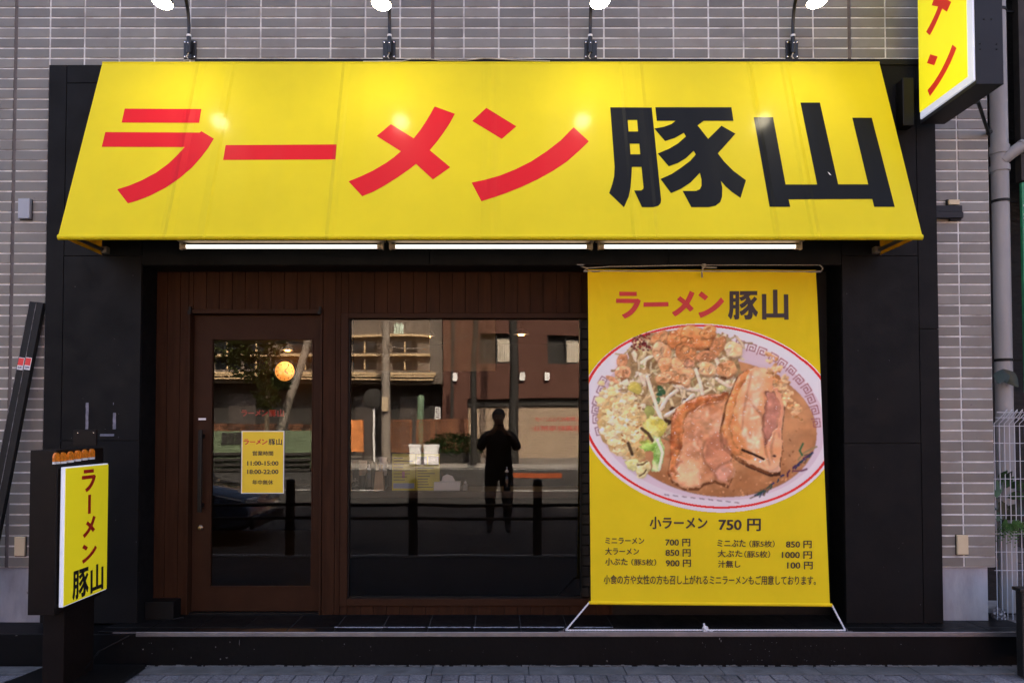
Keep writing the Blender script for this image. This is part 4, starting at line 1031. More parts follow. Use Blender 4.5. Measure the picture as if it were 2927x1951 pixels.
sglyph('yama', 261, 298, zx(264,1694), zx(282,1610), m_signblk, st, XL)
m_amber = M('amber_lamp', (0.55,0.14,0.010), 0.3, nscale=60, namp=0.6, emit=0.008, ecol=(1.0,0.35,0.04))
for px_, py_ in ((160,1308),(179,1307),(200,1304),(221,1301),(241,1298),(261,1296)):
    q = PX(px_, py_, HX1); hw = 0.027
    prof = [(q.y-hw, 0), (q.y-hw, 0.024)]+[(q.y-hw*math.cos(math.pi*i/10), 0.024+0.026*math.sin(math.pi*i/10)) for i in range(1,10)]+[(q.y+hw, 0.024), (q.y+hw, 0)]
    lo = MB().prism([(HX1-0.004, y_, q.z-0.020+h_) for y_, h_ in prof], (0.012,0,0)).build('amber_lamp', m_amber, st)
    box('lamp_base', (HX1-0.004, HX1+0.0075, q.y-hw, q.y+hw, q.z-0.034, q.z-0.021), m_white, lo)
q0, q1 = P(213,1273,-.40), P(279,1227,-.40)
box('top_plate', (q0.x, q1.x, -0.415, -0.40, q0.z, q1.z), m_dkbr, st, bevel=0.002)

for px_ in (223, 268):
    q = P(px_, 1236, -.416); MB().lathe((q.x,-.4155,q.z), [(0.004,0),(0.003,0.003)], 8, (0,-1,0)).build('screw', m_steel, st)
po = MB(); po.box(-2.600, -2.478, -0.72, -0.40, 0.03, 0.47)
po.build('post', m_dkbr, st, bevel=0.004)
MB().prism([(-2.95,-1.02,0.006),(-2.20,-1.02,0.006),(-2.20,-0.31,0.006),(-2.80,-0.31,0.006)], (0,0,0.026)).build('base_plate', m_black, st, bevel=0.004)
MB().tube([Vector((-2.478,-0.5,0.06)), P(283,1860,-.33), P(330,1836,-.29), P(375,1812,-.25), P(440,1788,-.06), P(470,1772,0.03), P(525,1763,0.08)], 0.005, 7).build('cable', m_black, smooth=True, label='black cable running from the stand sign over the step', cat='cable')

# ------------------------------------------------------------------ the projecting sign at the upper right
bs = thing('projecting_sign', 'yellow lit sign in a dark box projecting from the wall, red letters', 'sign', (2.88, -0.12, 3.52))
m_hous = M('sign_housing', (0.014,0.0155,0.020), 0.5, spec=0.25, nscale=4, namp=0.15)
XS = 2.798
box('housing', (XS+0.010, 2.970, -0.712, -0.135, 3.520, 5.75), m_hous, bs, bevel=0.004)
box('light_box', (XS, XS+0.030, -0.704, -0.150, 3.545, 5.70), m_sgw, bs, bevel=0.006)
y0s = PX(2765,180,XS-0.002).y
box('sign_face', (XS-0.003, XS, y0s, -0.152, PX(2629,322,XS).z, 5.66), M('lit_yellow_face',(0.78,0.70,0.012),0.35,emit=0.05,ecol=(0.95,0.86,0.02)), bs, bevel=0.001)
XK = XS-0.005
def bz(px, py): return PX(px, py, XK).z
m_bsr = M('projecting_red', (0.66,0.030,0.020), 0.4, emit=0.02, ecol=(1,0.05,0.02))
def bglyph(k, xl, xr, zlo, zhi):
    y0, y1 = PX(xl, 150, XK).y, PX(xr, 150, XK).y
    src = gbox([k]); glyph('letter', k, affine(src, (XK, y0, zlo), (0, y1-y0, 0), (0, 0, zhi-zlo)), m_bsr, bs)
zn0, zn1 = bz(2661,273), bz(2722,101)
bglyph('n', 2649, 2734, zn0, zn1)
zm0 = bz(2660,99); hgt = (zn1-zn0)*1.02
bglyph('me', 2648, 2724, zm0, zm0+hgt)
bglyph('vbar', 2680, 2697, zm0+hgt+0.07, zm0+hgt+0.47)
bglyph('ra', 2648, 2724, zm0+hgt+0.55, zm0+hgt+0.98)
for px_, py_ in ((2813,55),(2834,55),(2802,125),(2849,126),(2802,141),(2849,141)):
    q = P(px_, py_, -0.7125); MB().lathe((q.x,-0.712,q.z), [(0.0055,0),(0.005,0.003),(0.001,0.004)], 10, (0,-1,0)).build('screw', m_black, bs, smooth=True)
MB().tube([Vector((2.90,-0.42,3.53)), P(2796,292,-.36), P(2826,382,-.02)], 0.011, 8).build('strut', m_black, bs, smooth=True)
q = P(2829,378,-.02); MB().lathe((q.x,-0.03,q.z), [(0.014,0),(0.014,0.028),(0.02,0.03)], 12, (0,1,0)).build('strut_foot', m_black, bs, smooth=True)
for zz in (3.75, 5.2): box('wall_arm', (2.86, 2.92, -0.14, -0.0635, zz, zz+0.06), m_black, bs)
# black box under the sign
q0, q1 = P(2577,362,-.13), P(2607,226,-.13)
sp_ = thing('wall_box', 'black box fixed to the dark panel beside the awning top right corner', 'box', (q0.x, -0.06, q0.z))
box('case', (q0.x, q1.x, -0.150, -0.0635, q0.z, q1.z), m_black, sp_, bevel=0.006)
MB().tube([(q1.x-0.01,-0.10,q0.z+0.02),(q1.x+0.012,-0.10,q0.z+0.1),(q1.x+0.010,-0.10,q1.z-0.04),(q1.x-0.01,-0.08,q1.z+0.03)], 0.004, 6).build('cable', m_black, sp_, smooth=True)

# ------------------------------------------------------------------ small fittings on the wall
def plate(name, x0, x1, y0, y1, mat, label, cat, th=0.022, bev=0.004):
    a, b_ = P(x0, y1, -.015), P(x1, y0, -.015); t = thing(name, label, cat, ((a.x+b_.x)/2, 0, a.z))
    box('cover', (a.x, b_.x, -th-0.002, -0.0032, a.z, b_.z), mat, t, bevel=bev)
    box('back_plate', (a.x-0.004, b_.x+0.004, -0.0035, -0.0022, a.z-0.005, b_.z+0.002), m_black, t)
    return t
plate('sensor_box', 55, 89, 569, 626, m_greyp, 'pale grey box on the tiles at the far left', 'wall box', 0.03)
plate('socket_cover', 41, 72, 1533, 1588, m_beige, 'beige socket cover on the left wall behind the stand sign', 'socket cover', 0.018)
plate('socket_cover', 2736, 2767, 1528, 1584, m_beige, 'beige socket cover low on the right-hand tiled strip', 'socket cover', 0.018)
wb = thing('wall_bracket', 'dark bar with a small cream block on the right tiled strip', 'bracket', P(2713,625,-.01))
a, b_ = P(2676,624,-.03), P(2750,588,-.03)
box('bar', (2.956, b_.x, -0.045, -0.0035, a.z, (a.z+b_.z)/2-0.001), m_hous, wb, bevel=0.002)
box('bar', (2.956, b_.x-0.004, -0.040, -0.0035, (a.z+b_.z)/2+0.001, b_.z), m_hous, wb, bevel=0.002)
a, b_ = P(2712,586,-.03), P(2742,571,-.03)
box('cream_block', (a.x, b_.x, -0.036, -0.0035, a.z+0.002, b_.z), m_beige, wb, bevel=0.003)
box('block_frame', (a.x-0.006, b_.x-0.02, -0.020, -0.0034, a.z, b_.z+0.006), m_black, wb)
box('bar_foot', (a.x+0.01, b_.x+0.012, -0.030, -0.0035, P(2720,629,-.03).z, P(2720,625,-.03).z), m_black, wb)

# ------------------------------------------------------------------ two old angle bars leaning at the left
m_bar = M('chipped_black_paint', (0.005,0.005,0.0055), 0.5, spec=0.25, nscale=20, namp=0.4, speck=(55,0.75,(0.20,0.20,0.20)), stretch=(1,1,0.45), bump=0.002, bscale=60)
for i, (tp, wd, lab) in enumerate(((94, 0.046, 'left one of two chipped black metal bars leaning on the wall'), (114, 0.047, 'right one of two chipped black metal bars leaning on the wall'))):
    top = P(tp, 862+2*i, -0.045); bot = P(tp-181, 1800, -0.175); bot.z = ZS+0.001
    d_ = (top-bot).normalized(); sd = Vector((1,0,0)); sd = (sd-d_*sd.dot(d_)).normalized(); nf = sd.cross(d_).normalized()
    if nf.y > 0: nf = -nf
    t = thing('metal_bar', lab, 'bar', bot, 'bars leaning on the left wall')
    c = (top+bot)/2; hl_ = (top-bot).length/2
    MB().obox(c, sd, nf, d_, wd/2, 0.0025, hl_).build('front_flange', m_bar, t)
    MB().obox(c+sd*(wd/2-0.0025)-nf*0.018, sd, nf, d_, 0.0025, 0.0155, hl_).build('side_flange', m_bar, t)
    MB().obox(c-sd*(wd/2-0.003)+nf*0.0035, sd, nf, d_, 0.0016, 0.0012, hl_*0.998).build('worn_edge', M('worn_edge',(0.14,0.14,0.14),0.6,nscale=18,namp=0.95), t)
    # sticker
    L = (P(60,1021,-.08).z-bot.z)/d_.z; Lb = (P(60,1056,-.08).z-bot.z)/d_.z
    s0 = bot+d_*Lb+nf*0.0034; s1 = bot+d_*L+nf*0.0034
    up = (s1-s0)
    w2 = wd*0.46
    stk = MB().add([s0-sd*w2, s0+sd*w2, s1+sd*w2, s1-sd*w2], [(0,1,2,3)]).build('sticker', m_white, t, fix=False)
    MB().add([s0-sd*w2*.84+up*.36+nf*.0008, s0+sd*w2*.84+up*.36+nf*.0008, s1+sd*w2*.84-up*.05+nf*.0008, s1-sd*w2*.84-up*.05+nf*.0008], [(0,1,2,3)]).build('red_square', M('sticker_red',(0.70,0.02,0.02),0.4), stk, fix=False)
    text('lettering', ('SE','OM')[i], s0-sd*w2*.6+up*.10+nf*.001, sd*w2*1.3, up*.17, M('sticker_blue',(0.02,0.03,0.16),0.4), stk, 0.02)

# ------------------------------------------------------------------ the alley at the right
nb = thing('neighbour_building', 'dark brick neighbouring building behind the grey drainpipe', 'building', (8, 0.6, 0))
m_nbr = M('dark_old_brick', (0.014,0.012,0.011), 0.8, nscale=12, namp=0.5, bump=0.01, bscale=14, stretch=(1,1,3))
box('wall', (CORN+0.01, 40, 0.62, 9, -0.1, 8.6), m_nbr, nb)
q = P(2914,200,0.10)
box('dark_board', (q.x, 40, 0.10, 0.16, P(2916,515,.1).z, 8.4), M('dark_board',(0.020,0.017,0.014),0.7,nscale=9,namp=0.4), nb)
gs = thing('green_sign', 'green sign edge with white upright capital letters at the far right', 'sign', (3.72, 0.1, 2.0))
q = P(2919,520,0.08); zg0 = P(2922,1120,.08).z
box('board', (q.x, q.x+0.42, 0.075, 0.098, zg0, q.z-0.004), M('green_board',(0.015,0.20,0.085),0.4,nscale=3,namp=0.15), gs, bevel=0.002)
text('lettering', 'HARAMACHIDA', (q.x+0.008, 0.0735, q.z-0.16), (0,0,-0.95), (0.06,0,0), m_white, gs, 0.0)
# drainpipe
dp = thing('drainpipe', 'grey plastic drainpipe with a side branch, right of the tiled wall', 'drainpipe', P(2860,1500,.14))
px0, px1 = P(2850,0,.14), P(2868,1180,.14); xc = P(2862,700,.14).x; RP_ = 0.054
MB().cyl((xc,0.14,0.25),(xc,0.14,6.0),RP_,n=28).build('pipe', m_pvc, dp, smooth=True)
def pzz(py): return P(2860,py,.14).z
for a, b_ in ((418,442),(474,492)):
    MB().lathe((xc,0.14,pzz(b_)), [(RP_+0.001,0),(RP_+0.008,0.002),(RP_+0.008,pzz(a)-pzz(b_)-0.002),(RP_+0.001,pzz(a)-pzz(b_))], 28).build('socket', m_pvc, dp, smooth=True)
zc_ = pzz(455)
MB().tube([(xc,0.12,zc_-0.02),(xc+0.06,0.10,zc_+0.03),(xc+0.11,0.09,zc_+0.065),(xc+0.16,0.085,zc_+0.085),(xc+0.40,0.085,zc_+0.10)], [0.040,0.040,0.041,0.041,0.040], 18).build('branch', m_pvc, dp, smooth=True)
MB().tube([(xc+0.115,0.09,zc_+0.067),(xc+0.135,0.088,zc_+0.077)], 0.046, 18).build('branch_collar', m_pvc, dp, smooth=True)
for py_ in (34, 576, 1029):
    MB().lathe((xc,0.14,pzz(py_)-0.010), [(RP_+0.0005,0),(RP_+0.005,0.001),(RP_+0.005,0.019),(RP_+0.0005,0.02)], 28).box(xc+RP_,xc+0.12,0.13,0.15,pzz(py_)-0.006,pzz(py_)+0.002).build('clamp', m_black, dp, smooth=True)
# wire fence
m_wire = M('white_wire', (0.55,0.56,0.60), 0.45)
fn_ = thing('wire_fence', 'white wire mesh fence with bent tops beside the tiled wall', 'fence', (3.6, 0.03, 0.2))
fx0 = CORN+0.02; zt_ = P(2880,1170,.03).z; YW = 0.035
for k in range(14):
    xx = fx0+0.012+k*0.0345
    zk = zt_-0.095
    pts = [(xx,YW,0.22),(xx,YW,zk-0.02),(xx-0.003,YW-0.004,zk),(xx+0.030,YW-0.05,zk+0.06),(xx+0.040,YW-0.06,zk+0.085),(xx+0.052,YW-0.055,zk+0.093),(xx+0.060,YW-0.040,zk+0.080),(xx+0.052,YW-0.010,zk+0.03)]
    MB().tube(pts, 0.0028, 6).build('wire', m_wire, fn_, smooth=True)
for k, py_ in enumerate((1217,1266,1317,1368,1418,1472,1525,1577,1630)):
    zz = P(2880,py_,.03).z
    MB().tube([(fx0,YW+0.004,zz),(fx0+0.5,YW+0.004,zz)], 0.0024, 6).build('wire', m_wire, fn_, smooth=True)
for dz in (0.0, 0.035):
    MB().tube([(fx0,YW-0.03-dz*.5,zt_-0.055+dz),(fx0+0.5,YW-0.03-dz*.5,zt_-0.055+dz)], 0.0024, 6).build('wire', m_wire, fn_, smooth=True)
# plants
m_leaf = M('leaf', (0.030,0.070,0.022), 0.4, nscale=18, namp=0.35, rand=0.3, transl=0.2)
m_leafl = M('pale_leaf', (0.085,0.19,0.055), 0.45, nscale=18, namp=0.3, rand=0.25, transl=0.25)
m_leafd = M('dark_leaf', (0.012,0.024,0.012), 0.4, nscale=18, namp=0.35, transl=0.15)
def leaf(mb_, base, dirn, side, L_, W_, cup=0.15):
    base = Vector(base); d_ = Vector(dirn).normalized(); s_ = Vector(side); s_ = (s_-d_*s_.dot(d_)).normalized(); n_ = d_.cross(s_)
    prof = (0.05,0.55,0.95,1.0,0.8,0.45,0.03); vs = []
    for i, w_ in enumerate(prof):
        t = i/(len(prof)-1); c_ = base+d_*L_*t+n_*(-cup*L_*t*t)
        vs += [c_-s_*W_*w_*0.5+n_*0.12*W_*w_, c_, c_+s_*W_*w_*0.5+n_*0.12*W_*w_]
    fs = []
    for i in range(len(prof)-1):
        for k in (0,1): fs.append((i*3+k,i*3+k+1,i*3+k+4,i*3+k+3))
    mb_.add(vs, fs)
pb = P(2868,1480,.09)
pl = thing('leafy_plant', 'broad-leaved green plant growing behind the white wire fence', 'plant', (pb.x, 0.09, pb.z-0.1))
MB().tube([(pb.x,0.10,pb.z-0.12),(pb.x-0.01,0.08,pb.z+0.0),(pb.x+0.0,0.07,pb.z+0.1)], 0.006, 6).build('stem', m_leaf, pl, smooth=True)
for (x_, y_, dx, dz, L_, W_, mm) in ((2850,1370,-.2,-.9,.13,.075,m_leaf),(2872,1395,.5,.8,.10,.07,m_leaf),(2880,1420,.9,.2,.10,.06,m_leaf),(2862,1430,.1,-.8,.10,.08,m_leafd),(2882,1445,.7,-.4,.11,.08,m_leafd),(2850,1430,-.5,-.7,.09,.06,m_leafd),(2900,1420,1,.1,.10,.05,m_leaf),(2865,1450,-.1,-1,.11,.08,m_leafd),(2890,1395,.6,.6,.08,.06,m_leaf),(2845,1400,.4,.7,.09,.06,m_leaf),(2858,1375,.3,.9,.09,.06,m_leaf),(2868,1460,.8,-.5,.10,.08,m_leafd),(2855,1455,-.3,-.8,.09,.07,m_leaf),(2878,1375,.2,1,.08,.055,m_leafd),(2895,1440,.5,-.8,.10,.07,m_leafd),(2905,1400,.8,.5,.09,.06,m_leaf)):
    q = P(x_, y_, .06+random.uniform(-.02,.02)); lm = MB(); leaf(lm, q, (dx, random.uniform(-.3,.1), dz), (dz, .25, -dx), L_, W_); lm.build('leaf', mm, pl, smooth=True, fix=False)
fb = P(2878,1500,.06)
fern = thing('fern', 'pale green fern hanging below the fence plant', 'plant', (fb.x, 0.06, fb.z))
for k in range(11):
    a = -2.9+2.5*k/10+random.uniform(-.1,.1); mbf = MB(); L_ = random.uniform(.10,.15)
    for j in range(9):
        t = (j+1)/9; c_ = Vector((fb.x+math.cos(a)*L_*t, 0.05-0.05*math.sin(t*2.4), fb.z+0.02+math.sin(a)*L_*t*0.75-0.05*t*t+0.02*math.sin(t*3)))
        for s_ in (-1,1):
            leaf(mbf, c_, (math.cos(a+s_*0.9), -.25, math.sin(a+s_*0.9)), (0,-.4,1), 0.036*(1.15-t), 0.014)
    mbf.build('frond', m_leafl, fern, smooth=False, fix=False)
q = P(2862,1080,.07); dl = thing('hanging_leaf', 'large dark leaf hanging in front of the drainpipe', 'leaf', q)
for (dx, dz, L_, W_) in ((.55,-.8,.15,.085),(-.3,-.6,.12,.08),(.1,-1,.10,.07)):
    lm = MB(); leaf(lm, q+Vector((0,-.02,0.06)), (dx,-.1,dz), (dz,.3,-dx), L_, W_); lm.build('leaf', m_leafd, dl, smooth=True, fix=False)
cb_ = thing('concrete_block', 'weathered upright concrete block in the alley below the fern', 'block', P(2890,1750,.22))
a, b_ = P(2876,1770,.2), P(2906,1568,.2)
bk = MB().box(a.x, b_.x+0.10, 0.18, 0.30, 0.22, b_.z-0.10).box(a.x+0.006, b_.x+0.08, 0.185, 0.30, b_.z-0.097, b_.z)
bk.build('block', M('old_concrete',(0.10,0.095,0.095),0.95,nscale=9,namp=0.5,bump=0.02,bscale=25), cb_, bevel=0.006)
box('alley_floor', (CORN-0.04, 4.4, 0.02, 0.61, 0.1, ZS-0.004), m_conc, structure(box('alley', (CORN-0.04, 4.4, 0.02, 0.61, -0.05, 0.09), m_conc)))
# crumpled bag
bg_ = thing('crumpled_bag', 'crumpled silvery plastic bag lying at the foot of the wall', 'bag', P(2855,1785,.06))
cq = P(2855,1760,.06); mbb = MB(); rs_ = random.Random(5)
ico = bmesh.new(); bmesh.ops.create_icosphere(ico, subdivisions=3, radius=1.0)
vs = []
for v in ico.verts:
    r_ = 1+0.28*math.sin(v.co.x*9+v.co.z*4)*math.sin(v.co.z*13+1)+rs_.uniform(-.09,.09)
    vs.append((cq.x+v.co.x*0.036*r_, 0.06+v.co.y*0.04*r_, max(ZS+0.001, cq.z+v.co.z*0.055*r_)))
mbb.add(vs, [tuple(v.index for v in f.verts) for f in ico.faces]); ico.free()
mbb.build('bag', M('silver_plastic',(0.20,0.19,0.20),0.25,nscale=40,namp=0.7,metal=0.3), bg_)
# dark stand at the right edge
a = P(2906,1681,-.46)
rk = thing('black_stand', 'black weathered metal stand cut off by the right edge', 'stand', (a.x+0.1, -0.46, 0))
m_rk = M('weathered_black', (0.010,0.0095,0.009), 0.5, bump=0.004, bscale=70, nscale=20, namp=0.4)
box('post', (a.x+0.004, a.x+0.065, -0.50, -0.44, 0.006, a.z-0.014), m_rk, rk, bevel=0.006)
box('panel', (a.x+0.067, a.x+0.7, -0.49, -0.45, 0.08, a.z-0.014), m_rk, rk)
box('top_bar', (a.x-0.012, a.x+0.7, -0.51, -0.43, a.z-0.012, a.z+0.010), m_rk, rk, bevel=0.005)

# ------------------------------------------------------------------ inside the shop, behind the glass
m_wood = M('counter_wood', (0.055,0.035,0.025), 0.4, spec=0.2, nscale=5, namp=0.3, stretch=(0.5,6,6))
ct = thing('counter', 'dark wooden counter running along inside the window', 'counter', (0, 0.4, 0.2))
ZC = P(1300,1403,.30).z
box('counter_top', (-1.20, 2.28, 0.27, 0.75, ZC-0.045, ZC), m_wood, ct, bevel=0.004)
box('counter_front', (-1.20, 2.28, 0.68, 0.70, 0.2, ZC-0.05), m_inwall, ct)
def I(px, py, y): return P(px, py, y)
m_menu = M('menu_yellow', (0.62,0.56,0.05), 0.5, nscale=9, namp=0.2); m_ink = M('menu_ink', (0.05,0.05,0.04), 0.6)
def zi(x, y): return (980+x/3.268, 1200+y/3.268)
def menu(x0, x1, y0, y1, label, rows):
    a = I(*zi(x0,y1), .36); b_ = I(*zi(x1,y0), .36); t = thing('menu_sheet', label, 'menu', ((a.x+b_.x)/2, .36, ZC))
    box('sheet', (a.x, b_.x, .358, .361, ZC+0.001, b_.z), m_menu, t)
    for k, (u0, u1, v0, v1, mm) in enumerate(rows):
        w_, h_ = b_.x-a.x, b_.z-ZC
        box('print', (a.x+w_*u0, a.x+w_*u1, .3565, .3575, ZC+h_*v0, ZC+h_*v1), mm, t)
m_blue = M('menu_blue', (0.30,0.36,0.50), 0.5); m_grey = M('menu_photo', (0.25,0.22,0.24), 0.5, nscale=60, namp=0.6)
menu(460,680,315,620,'left yellow menu sheet standing on the window counter', [(.05,.95,.06,.20,m_blue)]+[(.06,random.uniform(.4,.9),.28+.085*i,.30+.085*i,m_ink) for i in range(8)]+[(.42,.54,.34,.52,M('menu_pink',(0.6,0.25,0.3),0.5))])
menu(684,905,315,612,'right yellow menu sheet with bowl pictures on the window counter', [(.03,.45,.70,.93,m_grey),(.52,.96,.70,.93,m_grey)]+[(.06,random.uniform(.4,.8),.08+.075*i,.10+.075*i,m_ink) for i in range(8)])
def chop(x0, x1, y0, label):
    a = I(*zi(x0,640), .33); b_ = I(*zi(x1,y0), .33); t = thing('chopstick_box', label, 'box', ((a.x+b_.x)/2, .36, ZC)); cx = (a.x+b_.x)/2; w = (b_.x-a.x)/2; h = (b_.z-ZC)*0.68
    MB().add([(cx-w,.33,ZC+.001),(cx+w,.33,ZC+.001),(cx+w,.40,ZC+.001),(cx-w,.40,ZC+.001),(cx-w*.72,.335,ZC+h),(cx+w*.72,.335,ZC+h),(cx+w*.72,.395,ZC+h),(cx-w*.72,.395,ZC+h)],[(0,3,2,1),(4,5,6,7),(0,1,5,4),(1,2,6,5),(2,3,7,6),(3,0,4,7)]).build('case', M('pale_wood',(0.45,0.30,0.16),0.5,nscale=6,namp=0.2,stretch=(8,8,.6)), t)
    mbk = MB()
    for k in range(7): mbk.cyl((cx-w*.6+w*1.2*k/6,.36+random.uniform(-.02,.02),ZC+h*.9),(cx-w*.6+w*1.2*k/6+random.uniform(-.004,.004),.36,ZC+h*1.4+random.uniform(-.01,.01)),.003,n=6)
    mbk.build('chopsticks', M('chopstick',(0.5,0.36,0.2),0.6), t)
chop(288,384,400,'pale wooden chopstick holder on the counter left of the menus'); chop(20,80,400,'pale wooden chopstick holder at the left end of the counter')
def bottle(px, w, h, label, body, cap, y=.36):
    x_ = I(px,1390,y).x; t = thing('bottle', label, 'bottle', (x_, y, ZC))
    MB().lathe((x_,y,ZC+.001), [(w*.9,0),(w,.005),(w,h*.55),(w*.6,h*.68),(w*.42,h*.72),(w*.42,h*.78)], 18).build('body', body, t, smooth=True)
    MB().lathe((x_,y,ZC+h*.78), [(w*.5,0),(w*.5,h*.06),(w*.2,h*.08),(w*.16,h*.2),(w*.22,h*.22)], 14).build('cap', cap, t, smooth=True)
m_soy = M('dark_bottle', (0.012,0.009,0.008), 0.12); m_clear = M('pale_bottle', (0.30,0.28,0.26), 0.2)
bottle(1055, .030, .19, 'dark sauce bottle with white pump beside the chopstick holder', m_soy, m_white)
bottle(1449, .026, .17, 'dark sauce bottle standing alone at the right of the counter', m_soy, m_white)
bottle(1016, .032, .09, 'short dark spice jar near the left end of the counter', m_soy, m_clear)
bottle(1330, .022, .07, 'small pale shaker beside the white tissue box', m_clear, m_white)
t = thing('tissue_box', 'white tissue box on the counter right of the menus', 'tissue box', (I(1278,1391,.36).x,.36,ZC))
a, b_ = I(1240,1391,.34), I(1315,1374,.34); box('box', (a.x,b_.x,.34,.46,ZC+.001,ZC+.062), m_paper, t, bevel=.003)
MB().prism([(a.x+.05,.40,ZC+.062),(a.x+.15,.40,ZC+.062),(a.x+.13,.40,ZC+.10),(a.x+.09,.40,ZC+.115),(a.x+.06,.40,ZC+.10)],(0,.012,0)).build('tissue', m_paper, t)
for px_, hh, lab in ((1038,.11,'stack of cream cups behind the dark bottle'),(1094,.135,'stack of white cups behind the chopstick holder')):
    x_ = I(px_,1390,.5).x; t = thing('cup_stack', lab, 'cups', (x_,.5,ZC))
    for k in range(4): MB().lathe((x_,.5,ZC+.10+k*hh/4), [(.028,0),(.034,hh/4*.95)], 16).build('cup', m_cream if px_ == 1038 else m_white, t, smooth=True)
    MB().lathe((x_,.5,ZC+.001), [(.036,0),(.036,.098)], 16).build('stand', m_black, t, smooth=True)
# wall clock with a lamp above it, at the back
cc = P(815,1061,4.55); RC = 0.125
ck = thing('wall_clock', 'round wall clock lit orange at the back of the shop', 'clock', cc)
MB().lathe((cc.x,4.58,cc.z), [(RC*1.12,0),(RC*1.14,.03),(RC*1.02,.045)], 36, (0,-1,0)).build('rim', m_black, ck, smooth=True)
MB().lathe((cc.x,4.57,cc.z), [(RC,0),(RC,.041)], 36, (0,-1,0)).build('dial', M('clock_dial',(0.55,0.42,0.28),0.5), ck)
for k in range(1, 13):
    a = math.radians(90-30*k); w_ = .022 if k > 9 else .013
    text('numeral', str(k), (cc.x+RC*.8*math.cos(a)-w_/2, 4.5275, cc.z+RC*.8*math.sin(a)-.011), (w_,0,0), (0,0,.022), m_black, ck, .01)
for a_, L_, w_ in ((math.radians(90-30*4.1), .055, .007), (math.radians(90-6*6), .095, .005)):
    d_ = Vector((math.cos(a_),0,math.sin(a_))); MB().obox(Vector((cc.x,4.5255,cc.z))+d_*L_/2, d_, (0,1,0), d_.cross(Vector((0,1,0))), L_/2, .001, w_/2).build('hand', m_black, ck)
def pendant(px, py, y, label, power, colr=(1.0,0.42,0.10)):
    c_ = P(px, py, y); t = thing('pendant_lamp', label, 'lamp', c_, 'warm lamps inside the shop')
    MB().lathe(c_, [(.02,.05),(.05,.04),(.085,0.0),(.083,-.004)], 20).build('shade', m_black, t, smooth=True)
    MB().lathe(c_, [(.03,-.012),(.035,.0),(.02,.015)], 14).build('bulb', M('warm_bulb',(1,.6,.2),.5,emit=2.5,ecol=(1.0,.42,.08)), t, smooth=True)
    MB().cyl(c_+Vector((0,0,.05)), (c_.x,y,2.59), .004, n=6).build('cord', m_black, t)
    ld = bpy.data.lights.new('lamp_light', 'POINT'); ld.energy = power; ld.color = colr; ld.shadow_soft_size = .05
    lo = bpy.data.objects.new('lamp_light', ld); col.objects.link(lo); lo.parent = t; lo.location = (0,0,-.05)
pendant(822, 1000, 4.35, 'small warm pendant lamp above the wall clock', 2.4)
pendant(1222, 960, 2.6, 'added warm lamp standing in for the left orange light streak in the window', 0.7, (1.0,.62,.30))  # added lamp, stands in for a streak of reflected light on the left
pendant(1490, 955, 2.6, 'added warm lamp standing in for the right orange light streak in the window', 0.7, (1.0,.62,.30))  # likewise added, replaces the right-hand streak of reflected light
m_sheet = M('beige_blind', (0.34,0.27,0.19), 0.7, nscale=2, namp=0.2, transl=0.35)
for a_, b2, y_, lab in ((1011,1228,1.6,'beige fabric blind hanging inside the window, left one'), (1266,1416,1.6,'beige fabric blind hanging inside the window, right one')):
    p0 = P(a_,1060,y_); p1 = P(b2,880,y_); mbv = MB(); mbv.sheet(lambda u, v: (p0.x+(p1.x-p0.x)*u, y_+.02*math.sin(u*14), p0.z+(2.58-p0.z)*v), 40, 4)
    t = thing('blind', lab, 'blind', ((p0.x+p1.x)/2, y_, p0.z)); mbv.build('fabric', m_sheet, t, smooth=True, fix=False)
    MB().cyl((p0.x-.01,y_,2.575),(p1.x+.01,y_,2.575),.01,n=8).build('rod', m_black, t)
ne = thing('neon_sign', 'dim red lit lettering inside the shop behind the door', 'neon sign', P(810,1196,3.2))
m_neon = M('red_neon', (0.3,0.01,0.01), 0.5, emit=0.018, ecol=(1.0,0.03,0.03))
a0, a1, a2 = P(690,1190,3.2), P(812,1190,3.2), P(690,1170,3.2)
src = gbox(LOGO); fnx = affine(src, a0, a1-a0, a2-a0)
for k in LOGO: glyph('letter', k, fnx, m_neon, ne)
box('board', (a0.x-.03, a1.x+.03, 3.205, 3.22, a0.z-.12, a2.z+.03), m_inwall, ne)

# ------------------------------------------------------------------ the guard rail between pavement and road
m_rail = M('brown_rail', (0.020,0.014,0.011), 0.5)
yr = R(826,1500,3.75).y
for k in range(-2, 2):
    x_ = R(1181,1500,3.75).x+1.49*k
    nm = {-1:'guard rail bay reflected low in the door glass', 0:'guard rail bay reflected low in the window glass'}.get(k) or {-2:'guard rail bay at the left, its rails reflected beside the door handle', 1:'guard rail bay reflected behind the legs of the photographer'}[k]
    t = thing('guard_rail', nm, 'guard rail', (x_, yr, 0), 'guard rail bays along the kerb')
    MB().cyl((x_,yr,-.02),(x_,yr,.86),.057,n=14).lathe((x_,yr,.86),[(.057,0),(.05,.02),(.02,.035)],14).build('post', m_rail, t, smooth=True)
    for z_ in (.58,.42): MB().cyl((x_+.055,yr,z_),(x_+1.435,yr,z_),.022,n=10).build('rail', m_rail, t, smooth=True)

